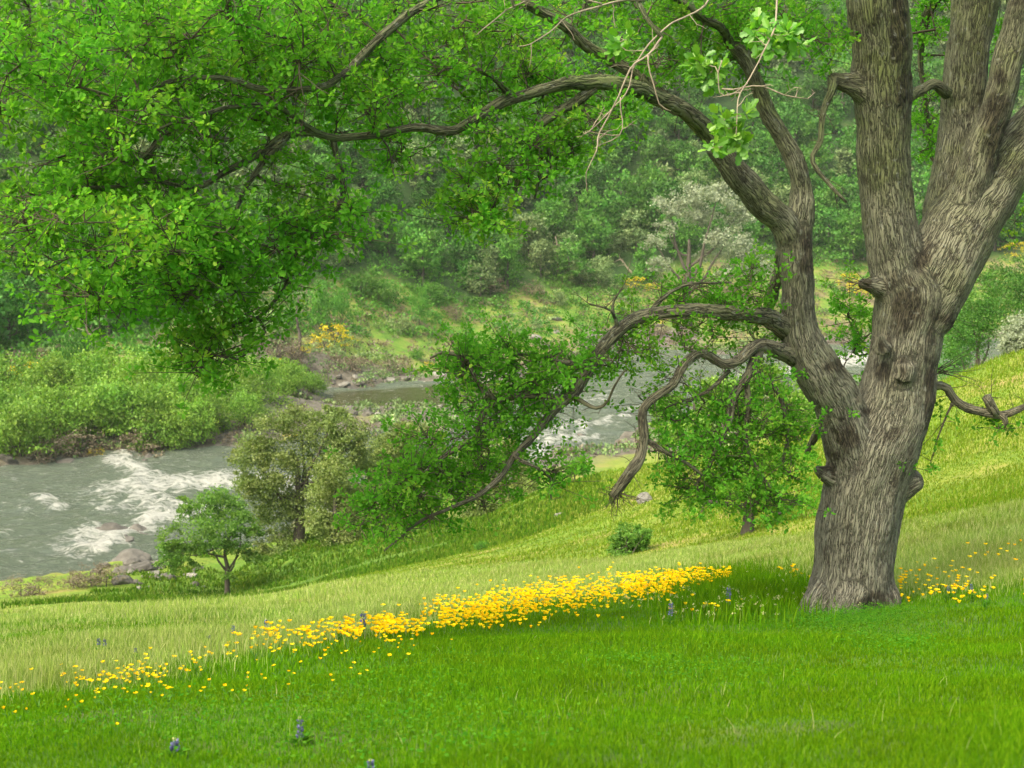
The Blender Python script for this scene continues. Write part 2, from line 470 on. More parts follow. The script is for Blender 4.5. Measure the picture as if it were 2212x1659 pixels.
def plain_mat(name, col, rough=.8, var=.25, scale=4.0, bump=.3):
    m, nt, out = mat_new(name)
    geo = N(nt, "ShaderNodeTexCoord")
    n = N(nt, "ShaderNodeTexNoise", i_Scale=scale, i_Detail=5.0, i_Roughness=.65)
    nt.links.new(geo.outputs["Object"], n.inputs["Vector"])
    c = ramp(nt, n.outputs["Fac"], [(.3, tuple(max(0, x * (1 - var)) for x in col)), (.7, tuple(x * (1 + var) for x in col))])
    oi = N(nt, "ShaderNodeObjectInfo")
    f = math_(nt, 'MULTIPLY_ADD', oi.outputs["Random"], .4, .8)
    hs = N(nt, "ShaderNodeHueSaturation"); nt.links.new(c, hs.inputs["Color"]); nt.links.new(f, hs.inputs["Value"])
    bp = N(nt, "ShaderNodeBump", i_Strength=bump, i_Distance=.1); nt.links.new(n.outputs["Fac"], bp.inputs["Height"])
    b = N(nt, "ShaderNodeBsdfPrincipled", i_Roughness=rough)
    nt.links.new(hs.outputs[0], b.inputs["Base Color"]); nt.links.new(bp.outputs[0], b.inputs["Normal"])
    nt.links.new(b.outputs[0], out.inputs[0])
    return m

M = {}
M['oakleaf'] = leaf_mat("oak_leaf", [(0, (.07, .23, .020)), (.4, (.108, .315, .030)), (.8, (.165, .385, .045)), (1, (.27, .43, .06))], .52, 0, .0, 1.1)
M['oakleaf_near'] = leaf_mat("oak_leaf_young", [(0, (.09, .26, .02)), (.6, (.13, .34, .03)), (1, (.22, .42, .05))], .45, 0, .05, 1.1)
M['smalloak'] = leaf_mat("small_oak_leaf", [(0, (.065, .16, .02)), (.5, (.115, .24, .035)), (1, (.19, .32, .055))], .35, 0, .02, .5)
M['olive'] = leaf_mat("olive_leaf", [(0, (.08, .14, .025)), (.5, (.17, .245, .055)), (1, (.29, .35, .11))], .3, .3, .03, .35)
M['willow'] = leaf_mat("willow_leaf", [(0, (.08, .19, .02)), (.5, (.15, .30, .035)), (1, (.26, .41, .06))], .3, .35, .02, .25)
M['darktree'] = leaf_mat("dark_far_leaf", [(0, (.025, .10, .012)), (.5, (.055, .18, .022)), (1, (.11, .27, .035))], .15, .5, .02, .12)
M['greytree'] = leaf_mat("grey_far_leaf", [(0, (.06, .12, .035)), (.5, (.14, .22, .08)), (1, (.25, .34, .13))], .15, .45, .02, .12)
M['midtree'] = leaf_mat("mid_far_leaf", [(0, (.04, .15, .015)), (.5, (.075, .23, .025)), (1, (.14, .31, .04))], .2, .5, .02, .12)
M['palebare'] = leaf_mat("pale_lichen_twig", [(0, (.15, .19, .12)), (.5, (.25, .30, .20)), (1, (.36, .41, .29))], .2, .2, .03, .3)
M['brush'] = leaf_mat("brown_brush", [(0, (.10, .085, .06)), (.5, (.17, .14, .10)), (1, (.24, .2, .14))], .2, .3, .03, .5)
M['broom'] = leaf_mat("yellow_broom", [(0, (.14, .22, .02)), (.45, (.50, .40, .01)), (1, (.72, .58, .01))], .3, .1, .03, .3)
M['bark'] = bark_mat("oak_bark", (.205, .198, .152), (.034, .029, .018), (.60, .72, .34), 46, .65, 1.0, .75)
M['limb'] = bark_mat("oak_limb_bark", (.15, .135, .095), (.03, .025, .018), (.55, .85, .35), 30, .6, .8, .55)
M['twig'] = plain_mat("twig_bark", (.07, .06, .035), .9, .3, 8)
M['palewood'] = plain_mat("pale_dead_wood", (.24, .205, .145), .85, .3, 8)
M['farwood'] = plain_mat("far_bark", (.075, .065, .05), .9, .3, 2)
M['rock'] = plain_mat("river_rock", (.105, .10, .085), .85, .5, 1.6, .9)
M['palerock'] = plain_mat("pale_rock", (.22, .215, .185), .85, .4, 2.0, .9)

def grass_mat(name, lo, hi, tip, trans=.3, patch=None):
    m, nt, out = mat_new(name)
    at = N(nt, "ShaderNodeAttribute", attribute_name="rnd")
    c = ramp(nt, at.outputs["Fac"], [(0, lo), (.6, hi), (1, tip)])
    geo = N(nt, "ShaderNodeNewGeometry")
    n = N(nt, "ShaderNodeTexNoise", i_Scale=.7, i_Detail=6.0, i_Roughness=.7)
    nt.links.new(geo.outputs["Position"], n.inputs["Vector"])
    hs = N(nt, "ShaderNodeHueSaturation"); nt.links.new(c, hs.inputs["Color"])
    nt.links.new(math_(nt, 'MULTIPLY_ADD', n.outputs["Fac"], 1.0, .5), hs.inputs["Value"])
    nt.links.new(math_(nt, 'MULTIPLY_ADD', n.outputs["Fac"], .06, .47), hs.inputs["Hue"])
    cc = hs.outputs[0]
    d = N(nt, "ShaderNodeBsdfDiffuse"); t = N(nt, "ShaderNodeBsdfTranslucent")
    nt.links.new(cc, d.inputs[0]); nt.links.new(cc, t.inputs[0])
    mx = N(nt, "ShaderNodeMixShader", i_0=trans)
    nt.links.new(d.outputs[0], mx.inputs[1]); nt.links.new(t.outputs[0], mx.inputs[2])
    nt.links.new(mx.outputs[0], out.inputs[0])
    return m
M['grass'] = grass_mat("short_grass", (.065, .19, .004), (.105, .26, .005), (.18, .33, .010), .35)
M['shady'] = grass_mat("shaded_grass", (.05, .13, .008), (.08, .18, .012), (.16, .22, .03), .25)  # darker green: the hollow's shade painted into the grass colour
M['pale'] = grass_mat("seeding_grass", (.19, .32, .04), (.32, .42, .09), (.50, .52, .23), .35)
M['hillgrass'] = grass_mat("hill_grass", (.10, .20, .010), (.165, .265, .017), (.24, .28, .045), .3)
M['clover'] = leaf_mat("clover_leaf", [(0, (.035, .14, .01)), (.6, (.06, .19, .012)), (1, (.1, .24, .02))], .3, 0, .0, 2)

# ground: colour by zone attribute weights (cover: green turf, yellow-green hill, stony bank, forest floor)
def ground_mat():
    m, nt, out = mat_new("ground")
    geo = N(nt, "ShaderNodeNewGeometry")
    def noise(s, d=5.0, r=.6):
        n = N(nt, "ShaderNodeTexNoise", i_Scale=s, i_Detail=d, i_Roughness=r)
        nt.links.new(geo.outputs["Position"], n.inputs["Vector"]); return n.outputs["Fac"]
    turf = ramp(nt, noise(1.2), [(.3, (.04, .11, .003)), (.55, (.08, .19, .005)), (.75, (.15, .22, .015))])
    hill = ramp(nt, noise(.35, 8, .65), [(.32, (.09, .20, .006)), (.46, (.15, .245, .012)), (.58, (.22, .26, .03)), (.70, (.30, .24, .08))])
    hv = ramp(nt, noise(2.6, 8, .75), [(.3, (.62, .66, .6)), (.5, (1, 1, 1)), (.7, (1.2, 1.12, 1.0))])
    hill = mixc(nt, 1.0, hill, hv, 'MULTIPLY')
    bank = ramp(nt, noise(.12, 9, .7), [(.36, (.07, .17, .012)), (.45, (.12, .23, .018)), (.52, (.19, .22, .045)), (.60, (.17, .145, .075)), (.72, (.10, .09, .05))])
    stone = ramp(nt, noise(.9, 9, .75), [(.35, (.045, .038, .027)), (.5, (.115, .105, .08)), (.65, (.20, .185, .15))])
    bv = ramp(nt, noise(1.1, 8, .8), [(.32, (.45, .5, .45)), (.5, (1, 1, 1)), (.7, (1.3, 1.2, 1.1))])
    bank = mixc(nt, 1.0, bank, bv, 'MULTIPLY')
    floor = ramp(nt, noise(.15, 7, .7), [(.35, (.012, .04, .006)), (.55, (.03, .085, .01)), (.72, (.07, .10, .025))])
    def A(n): return N(nt, "ShaderNodeAttribute", attribute_name=n).outputs["Fac"]
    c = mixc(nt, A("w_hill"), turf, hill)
    c = mixc(nt, A("w_bank"), c, bank)
    c = mixc(nt, A("w_floor"), c, floor)
    c = mixc(nt, A("w_litter"), c, (.085, .085, .028))
    c = mixc(nt, A("w_stone"), c, stone)
    bp = N(nt, "ShaderNodeBump", i_Strength=.6, i_Distance=.25)
    nt.links.new(noise(2.5, 8, .7), bp.inputs["Height"])
    b = N(nt, "ShaderNodeBsdfPrincipled", i_Roughness=.95)
    nt.links.new(c, b.inputs["Base Color"]); nt.links.new(bp.outputs[0], b.inputs["Normal"])
    nt.links.new(b.outputs[0], out.inputs[0])
    return m

def zone_weights(x, y):
    n = vnoise(x * .12, y * .12, 0, 3)
    hill = smooth((y - (18.5 + x * -.3) + n * 2) / 6.0)
    hill = hill * (1 - .85 * smooth(1.7 - np.hypot((x + 9) / 9, (y - 62) / 13)))  # hill colour cut back to paint the hollow's dark green shade
    sdv = river_sd(x, y)
    bank = smooth((y - 105 + x * -.1) / 18)
    fl = forest_w(x, y)
    stone = smooth((sdv + np.where(y > 118, 14, 9) + 5 * n) / 6) * smooth((y - 62) / 6)
    return hill, bank, fl, np.clip(stone, 0, 1)
# forest edge on the far slope: forward distance as a function of x/y
_FE = np.array([[-.6, 147], [-.42, 149], [-.3, 158], [-.2, 181], [-.1, 206], [0, 224], [.1, 242], [.2, 256], [.32, 272], [.42, 278], [.6, 285]])
def forest_edge(x, y): return np.interp(np.asarray(x) / np.maximum(y, 1), _FE[:, 0], _FE[:, 1])
def forest_w(x, y):
    return smooth((y - forest_edge(x, y) + 6 * vnoise(x * .08, y * .08, 0, 21)) / 10)

_LP = hit([870, 760, 1210, 1180, 225, 130, 330, 1330, 1460, 1560, 990, 1850, 1740, 640, 1480, 1290, 1980, 2080],
          [1574, 1580, 1526, 1536, 1562, 1568, 1440, 1502, 1490, 1480, 1585, 1640, 1580, 1645, 1600, 1625, 1590, 1500])
_LR = [.42, .3, .24, .16, .25, .2, .2, .3, .35, .35, .3, .12, .15, .1, .14, .12, .12, .16]
def litter_w(x, y):
    w = np.zeros(np.shape(x))
    for p, r in zip(_LP, _LR):
        dd = np.hypot((x - p[0]) / (r * 1.8), (y - p[1]) / (r * .8))
        w = np.maximum(w, smooth(1.5 - dd + .6 * fbm(x * 9, y * 9, 0, 97, 2)) * .5)
    return w
def build_ground():
    na, nd = 420, 620
    an = np.linspace(-1.25, 1.25, na)
    tx = np.tan(an)
    ys = np.concatenate([np.linspace(-8, 2.4, 30, endpoint=False), np.exp(np.linspace(math.log(2.4), math.log(470), nd - 30))])
    # rows are lines of constant y; width grows with y
    half = np.maximum(ys, 6) * 1.0
    sx = np.linspace(-1, 1, na)
    sx = np.sign(sx) * (np.abs(sx) ** 1.25)
    X = half[:, None] * sx[None] * .95
    Y = np.broadcast_to(ys[:, None], X.shape)
    Z = height(X, Y)
    V = np.stack([X, Y, Z], -1).reshape(-1, 3)
    idx = np.arange(V.shape[0]).reshape(X.shape)
    F = np.stack([idx[:-1, :-1], idx[:-1, 1:], idx[1:, 1:], idx[1:, :-1]], -1).reshape(-1, 4)
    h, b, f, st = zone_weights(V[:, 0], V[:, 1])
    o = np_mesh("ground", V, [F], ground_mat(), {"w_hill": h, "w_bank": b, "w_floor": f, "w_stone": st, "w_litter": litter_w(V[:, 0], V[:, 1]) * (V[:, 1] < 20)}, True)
    tag(o, "grassy river valley ground rising into a far hillside", "ground", kind="structure")
build_ground(); tick("ground")

# ------------------------------------------------------------------ river
def build_river():
    xs = np.concatenate([np.arange(-95, 60, .45), np.arange(60, 190, 1.5)]); ys = np.arange(66, 262, .6)
    X, Y = np.meshgrid(xs, ys)
    foam_lines = [
        ([(275, 985), (290, 1015), (315, 1045), (340, 1062)], 1.3, 1.0), ([(300, 1062), (360, 1058), (430, 1047), (500, 1040), (570, 1042), (680, 1050)], 3.2, 1.0),
        ([(310, 1090), (335, 1112), (350, 1100)], 1.2, .9), ([(212, 1178), (235, 1158), (275, 1142), (345, 1128), (420, 1120)], 1.9, 1.15),
        ([(95, 1078), (130, 1085), (165, 1092)], 1.0, .8), ([(230, 1095), (270, 1098)], .8, .7), ([(250, 1060), (300, 1075)], .8, .7),
        ([(640, 1060), (665, 1085), (700, 1100)], 2.0, 1), ([(1150, 975), (1190, 960), (1225, 940), (1260, 925), (1300, 918), (1345, 905)], 1.0, .9),
        ([(1140, 955), (1180, 935), (1215, 915)], .7, .7), ([(1180, 985), (1240, 968), (1300, 940)], 1.0, .8), ([(1370, 885), (1420, 875)], .8, .6),
        ([(1780, 790), (1860, 775), (1920, 770)], 4, 1.1), ([(0, 1155), (40, 1150)], .8, .6), ([(30, 1110), (50, 1125)], .7, .6), ([(1640, 812), (1740, 800)], 3, .8), ([(1240, 880), (1330, 862)], 1.2, .6),
    ]
    foam = np.zeros(X.shape)
    wx = X + 1.5 * fbm(X * .3, Y * .3, 0, 61, 3); wy = Y + 2.0 * fbm(X * .3 + 9, Y * .3, 0, 62, 3)
    for pts, hw, st in foam_lines:
        q = np.array([W(u, v, Z_W)[:2] for u, v in pts])
        d = np.full(X.shape, 1e9)
        for a, b in zip(q[:-1], q[1:]):
            e = b - a
            t = np.clip(((wx - a[0]) * e[0] + (wy - a[1]) * e[1]) / (e @ e), 0, 1)
            d = np.minimum(d, np.hypot((wx - a[0] - t * e[0]), (wy - a[1] - t * e[1])))
        foam = np.maximum(foam, st * np.clip(1.25 - d / (hw * 1.5), 0, 1))
    ripple = fbm(X * .28 + .1 * Y, Y * .75, 0, 71, 4)
    swell = np.abs(fbm(X * .12, Y * .35, 0, 72, 3))
    Z = Z_W + .20 * ripple + .34 * swell + foam * (.35 + .3 * vnoise(X * 1.3, Y * 1.3, 0, 73))
    keep = np.maximum(sdist(X, Y, RIVER), sdist(X, Y, POOL)) > -5
    V = np.stack([X, Y, Z], -1).reshape(-1, 3)
    calm = smooth(sdist(X, Y, POOL) / 3 + .7)
    V[:, 2] = V[:, 2] * (1 - .85 * calm.ravel()) + Z_W * .85 * calm.ravel()
    idx = np.arange(V.shape[0]).reshape(X.shape)
    F = np.stack([idx[:-1, :-1], idx[:-1, 1:], idx[1:, 1:], idx[1:, :-1]], -1).reshape(-1, 4)
    F = F[keep.ravel()[F].all(1)]
    used = np.zeros(len(V), bool); used[F.ravel()] = True
    rm = np.cumsum(used) - 1
    m, nt, out = mat_new("river_water")
    at = N(nt, "ShaderNodeAttribute", attribute_name="foam"); ca = N(nt, "ShaderNodeAttribute", attribute_name="calm")
    geo = N(nt, "ShaderNodeNewGeometry")
    mp = N(nt, "ShaderNodeMapping"); mp.inputs["Scale"].default_value = (.8, 1.7, 1); mp.inputs["Rotation"].default_value = (0, 0, .3)
    nt.links.new(geo.outputs["Position"], mp.inputs[0])
    n1 = N(nt, "ShaderNodeTexNoise", i_Scale=1.3, i_Detail=9.0, i_Roughness=.72, i_Distortion=.8); nt.links.new(mp.outputs[0], n1.inputs["Vector"])
    f = math_(nt, 'MULTIPLY_ADD', math_(nt, 'SUBTRACT', n1.outputs["Fac"], .5), 4.2, math_(nt, 'MULTIPLY', at.outputs["Fac"], .92))
    fm = ramp(nt, f, [(.35, (0, 0, 0)), (1.0, (.95, .95, .95))])
    # flecks of foam all over the moving water
    fl = math_(nt, 'MULTIPLY_ADD', ca.outputs["Fac"], -.5, n1.outputs["Fac"])
    fl = ramp(nt, fl, [(.54, (0, 0, 0)), (.72, (.5, .5, .5))])
    fac = math_(nt, 'MAXIMUM', fm, fl)
    base = mixc(nt, ca.outputs["Fac"], (.16, .205, .15), (.045, .05, .02))
    wb = N(nt, "ShaderNodeBsdfPrincipled", i_Roughness=.16); wb.inputs["IOR"].default_value = 1.33
    nt.links.new(base, wb.inputs["Base Color"])
    bp = N(nt, "ShaderNodeBump", i_Distance=1.6)
    st = math_(nt, 'MULTIPLY_ADD', ca.outputs["Fac"], -.8, .9); nt.links.new(st, bp.inputs["Strength"])
    nt.links.new(n1.outputs["Fac"], bp.inputs["Height"]); nt.links.new(bp.outputs[0], wb.inputs["Normal"])
    fb = N(nt, "ShaderNodeBsdfPrincipled", i_Roughness=.9); fb.inputs["Base Color"].default_value = (.66, .68, .62, 1)
    nt.links.new(bp.outputs[0], fb.inputs["Normal"])
    mx = N(nt, "ShaderNodeMixShader"); nt.links.new(fac, mx.inputs[0]); nt.links.new(wb.outputs[0], mx.inputs[1]); nt.links.new(fb.outputs[0], mx.inputs[2])
    nt.links.new(mx.outputs[0], out.inputs[0])
    o = np_mesh("river_water", V[used], [rm[F]], m, {"foam": foam.ravel()[used], "calm": calm.ravel()[used]}, True)
    tag(o, "grey green river with white rapids", "river", kind="structure")
build_river(); tick("river")

# ------------------------------------------------------------------ grass
def blades(pos, h, wd, lean, g, segs=2):
    n = len(pos)
    az = g.random(n) * 2 * math.pi
    side = np.stack([np.cos(az), np.sin(az), np.zeros(n)], 1)
    la = g.random(n) * 2 * math.pi
    ln = np.stack([np.cos(la), np.sin(la), np.zeros(n)], 1) * (lean * g.random(n))[:, None]
    up = np.array([0, 0, 1.])
    rows = []
    for k in range(segs + 1):
        t = k / segs
        c = pos + up * (h * t)[:, None] * (1 - .15 * t) + ln * (h * t * t)[:, None]
        ww = (wd * (1 - t) ** .7 * .5)[:, None]
        if k == segs: rows.append(c[:, None])
        else: rows.append(np.stack([c - side * ww, c + side * ww], 1))
    V = np.concatenate(rows, 1)
    m = V.shape[1]; base = (np.arange(n) * m)[:, None]
    Q = [base + np.array([[2 * k, 2 * k + 1, 2 * k + 3, 2 * k + 2]]) for k in range(segs - 1)]
    T = base + np.array([[2 * segs - 2, 2 * segs - 1, 2 * segs]])
    r = np.repeat(g.random(n), m)
    return V.reshape(-1, 3), Q + [T], r
def scatter_screen(n, u0, u1, v0, v1, g, vpow=1.0):
    u = g.uniform(u0, u1, n); v = v0 + (v1 - v0) * g.random(n) ** vpow
    return hit(u, v), u, v
def build_grass():
    g = np.random.default_rng(3)
    # short turf in front
    A = []
    n = 430000
    d = 2.6 * np.exp(g.random(n) * math.log(23 / 2.6)); x = g.uniform(-.50, .50, n) * d * 1.04
    ok = g.random(n) > litter_w(x, d) * .85
    x, d = x[ok], d[ok]; n = len(x)
    pos = np.stack([x, d, height(x, d)], 1)
    hh = (.024 + .028 * g.random(n)) * (1 + .5 * vnoise(x * .8, d * .8, 0, 4)) * np.clip(d / 6, .8, 1.6)
    A.append(blades(pos, hh, .0012 + .0007 * d, .6, g))
    o = card_mesh("turf_grass", A, M['grass'])
    # dry stalks and thin seed heads standing over the turf
    n = 420
    d2 = 3.0 * np.exp(g.random(n) * math.log(18 / 3.0)); x2 = g.uniform(-.48, .48, n) * d2
    p2 = np.stack([x2, d2, height(x2, d2)], 1)
    st = card_mesh("dry_stalks", [blades(p2, .05 + .09 * g.random(n), .001 + .0005 * d2, .8, g, 3)], M['pale'])
    tag(st, "thin pale dry stalks scattered through the green turf", "grass stalks", kind="stuff")
    tag(o, "short bright green turf covering the foreground slope", "grass", kind="stuff")
    # pale seeding grass beyond the poppies
    n = 190000
    u = g.uniform(-60, 2260, n)
    top = np.interp(u, [0, 600, 1000, 1300, 1700, 2212], [1290, 1275, 1240, 1215, 1165, 1090])
    bot = np.interp(u, [0, 300, 560, 800, 1000, 1300, 1560, 1750, 1950, 2212], [1475, 1435, 1395, 1360, 1325, 1275, 1245, 1240, 1250, 1230])
    v = top + (bot + np.interp(u, [0, 600, 1000, 1600, 1750], [24, 14, -12, -16, 20]) + 16 * g.normal(size=n) - top) * (1 - (1 - g.random(n)) ** 1.25)
    pos = hit(u, v)
    dd = pos[:, 1]
    ok = (dd < 70) & (dd > 6)
    pos, dd, u, v = pos[ok], dd[ok], u[ok], v[ok]
    hh = (.10 + .17 * g.random(len(pos))) * np.clip(.75 + .4 * vnoise(pos[:, 0] * .5, pos[:, 1] * .3, 0, 8), .3, 1.3)
    A = [blades(pos, hh, .00062 * dd * (0.8 + .6 * g.random(len(pos))), .45, g)]
    o = card_mesh("seeding_grass", A, M['pale'])
    tag(o, "pale seeding grass beyond the band of poppies", "grass", kind="stuff")
    # hill grass on the spur
    n = 110000
    u = g.uniform(500, 2260, n)
    top = np.interp(u, [500, 650, 1000, 1130, 1290, 1500, 1700, 2000, 2212], [1250, 1240, 1130, 1075, 1015, 980, 930, 840, 750])
    bot = np.interp(u, [500, 1000, 1300, 1700, 2212], [1285, 1245, 1225, 1190, 1135])
    v = top + (bot - top) * g.random(n)
    pos = hit(u, v)
    dd = pos[:, 1]; ok = (dd < 75) & (np.hypot((pos[:, 0] + 8.5) / 6.5, (dd - 57) / 9) + .2 * g.normal(size=n) > 1.1)
    pos, dd = pos[ok], dd[ok]
    hh = (.05 + .09 * g.random(len(pos))) * (1 + .6 * vnoise(pos[:, 0] * .3, pos[:, 1] * .3, 0, 9))
    o = card_mesh("hill_grass", [blades(pos, hh, .0009 * dd, .7, g)], M['hillgrass'])
    tag(o, "yellow green grass on the hillside behind the oak", "grass", kind="stuff")
    n = 60000  # darkened blades that carry the painted shade of the hollow
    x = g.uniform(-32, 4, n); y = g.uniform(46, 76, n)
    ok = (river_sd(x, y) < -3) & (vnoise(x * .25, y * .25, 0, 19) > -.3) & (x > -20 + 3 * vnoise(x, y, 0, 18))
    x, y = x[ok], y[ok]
    o = card_mesh("shaded_grass", [blades(np.stack([x, y, height(x, y)], 1), .12 + .2 * g.random(len(x)), .0012 * y, .5, g)], M['shady'])
    tag(o, "green grass darkened as painted shade in the hollow behind the small oak", "grass", kind="stuff")
    # lush taller grass patch left of the trunk
    n = 9000
    u = g.normal(1610, 85, n); v = g.normal(1290, 24, n)
    pos = hit(u, v)
    o = card_mesh("lush_grass", [blades(pos, .14 + .22 * g.random(n), .012 + .01 * g.random(n), .45, g, 3)], M['grass'])
    tag(o, "taller lush green grass beside the oak trunk", "grass", kind="stuff")
    # faded white flower heads standing in the lush patch
    n = 150
    u = g.normal(1560, 110, n); v = g.normal(1312, 24, n)
    hp = hit(u, v); A = []
    for q in hp:
        hh_ = .12 + .16 * g.random(); m_ = 9
        A.append(blades(q[None], np.array([hh_]), np.array([.006]), .2, g))
        c_ = q + np.array([0, 0, hh_ * .87]) + g.normal(size=(m_, 3)) * .009
        A.append(cards(c_, unit(g.normal(size=(m_, 3))), unit(g.normal(size=(m_, 3)) + np.array([0, 0, 1.])), np.full(m_, .018), DIA, DIA_F, g, np.full(m_, .98)))
    o = card_mesh("seed_heads", A, M['pale'])
    tag(o, "small faded seed heads in the lush grass left of the trunk", "flowers", kind="stuff")
    # leafy clover patches
    A = []
    for (cu, cv, su, sv, n) in ((1800, 1352, 70, 9, 2300), (1900, 1345, 60, 9, 2100), (1850, 1355, 85, 24, 2600), (1930, 1385, 60, 22, 1500), (1500, 1310, 110, 22, 3500), (1460, 1440, 150, 25, 1500), (880, 1470, 120, 40, 900), (850, 1560, 200, 40, 900), (1700, 1340, 60, 18, 1200), (400, 1560, 250, 40, 900)):
        u = g.normal(cu, su, n); v = g.normal(cv, sv, n)
        pos = hit(u, v); pos[:, 2] += .03 + .10 * g.random(n) * (1 if n > 2000 else .5)
        ax = unit(np.stack([g.normal(size=n), g.normal(size=n), .2 * g.normal(size=n)], 1))
        nr = unit(np.stack([g.normal(size=n) * .4, g.normal(size=n) * .4, np.ones(n)], 1))
        A.append(cards(pos, ax, nr, .013 + .012 * g.random(n), DIA, DIA_F, g))
    o = card_mesh("clover", A, M['clover'])
    tag(o, "low leafy clover and weeds in the turf", "ground cover", kind="stuff")
build_grass(); tick("grass")

# ------------------------------------------------------------------ the big oak
PX = lambda d: d / (CP * 1.0) / FPX
def path(pts):
    """[(u,v,halfwidth px,d)] -> world points and radii"""
    p = np.array([P(u, v, d) for u, v, hw, d in pts])
    r = np.array([hw * d * 1.02 / FPX for u, v, hw, d in pts])
    return p, r
D = 14.0
TR = {
 'trunk': [(1838, 1352, 122, 14), (1838, 1322, 104, 14), (1838, 1290, 94, 14), (1841, 1240, 88, 14), (1850, 1150, 86, 14), (1868, 1050, 88, 14), (1895, 960, 92, 14), (1932, 870, 82, 14), (1950, 780, 74, 14), (1965, 700, 76, 14), (1975, 640, 80, 14), (1960, 590, 66, 14)],
 'A': [(1965, 660, 66, 14), (1938, 570, 60, 14), (1921, 490, 55, 13.95), (1914, 400, 52, 13.9), (1910, 300, 54, 13.8), (1904, 200, 60, 13.7), (1904, 100, 60, 13.6), (1893, 0, 60, 13.5), (1880, -150, 54, 13.4), (1850, -420, 45, 13.2), (1830, -700, 32, 13.0)],
 'B': [(1975, 690, 74, 14), (2018, 600, 80, 14.05), (2068, 505, 80, 14.1), (2128, 415, 70, 14.1), (2205, 310, 56, 14.1), (2290, 215, 46, 14.1), (2400, 60, 38, 14), (2480, -150, 30, 14)],
 'B1': [(2050, 540, 55, 14.2), (2045, 450, 50, 14.3), (2066, 350, 45, 14.4), (2078, 250, 44, 14.5), (2092, 120, 43, 14.5), (2110, 0, 47, 14.6), (2125, -200, 40, 14.6), (2140, -450, 30, 14.6)],
 'B3': [(2085, 440, 40, 13.95), (2120, 330, 34, 13.8), (2155, 210, 32, 13.7), (2192, 70, 32, 13.6), (2220, -60, 30, 13.5), (2260, -250, 24, 13.4)],
 'L': [(1852, 1020, 62, 13.95), (1828, 930, 56, 13.85), (1800, 860, 50, 13.75), (1760, 790, 48, 13.65), (1733, 725, 43, 13.6), (1724, 640, 37, 13.55), (1718, 560, 37, 13.5), (1716, 500, 36, 13.5)],
 'L1a': [(1716, 520, 32, 13.5), (1728, 460, 27, 13.5), (1731, 400, 22, 13.5), (1714, 348, 22, 13.45), (1684, 296, 19, 13.4), (1652, 225, 17, 13.35), (1632, 172, 16, 13.3), (1606, 122, 15, 13.25), (1578, 98, 11, 13.2)],
 'L1b': [(1712, 525, 32, 13.5), (1690, 480, 29, 13.4), (1655, 445, 29, 13.3), (1618, 405, 28, 13.2), (1588, 372, 26, 13.1), (1545, 312, 24, 12.95)],
 'stubR': [(1935, 1060, 30, 14.0), (1965, 1045, 25, 13.9), (1990, 1036, 20, 13.85)],
 'stubL': [(1800, 1030, 26, 13.9), (1775, 1020, 16, 13.85), (1764, 1013, 9, 13.8)],
 'stubM': [(1905, 620, 24, 13.9), (1880, 615, 13, 13.8), (1858, 612, 9, 13.75)],
 'stubA': [(1880, 195, 36, 13.65), (1845, 180, 22, 13.6), (1812, 175, 15, 13.55), (1795, 168, 13, 13.5)],
 'burl1': [(1905, 755, 24, 13.65), (1900, 740, 14, 13.6), (1902, 725, 10, 13.6)],
 'burl2': [(2030, 690, 26, 13.9), (2045, 680, 20, 13.8)],
 'burl3': [(1950, 820, 26, 13.65), (1956, 790, 24, 13.65)],
 'rootL': [(1790, 1270, 40, 13.9), (1762, 1318, 36, 13.75), (1730, 1345, 26, 13.55)],
 'rootR': [(1890, 1270, 40, 13.9), (1915, 1318, 36, 13.8), (1945, 1342, 24, 13.7)],
 'rootF': [(1840, 1270, 40, 13.7), (1830, 1325, 36, 13.45), (1815, 1352, 26, 13.25)],
}
oak = empty("oak_tree", P(1838, 1345, 14), "big old oak with a forked grey trunk and a long arching leafy limb", "tree")
def childof(o, parent):
    o.parent = parent
    o.matrix_parent_inverse = Matrix.Translation(parent.location).inverted() if parent.parent is None else Matrix()
    return o
def root_child(o):
    """meshes of the oak are made in world coordinates: shift their data so that the parts sit under the tree's base"""
    o.data.transform(Matrix.Translation(-Vector(oak.location))); return o

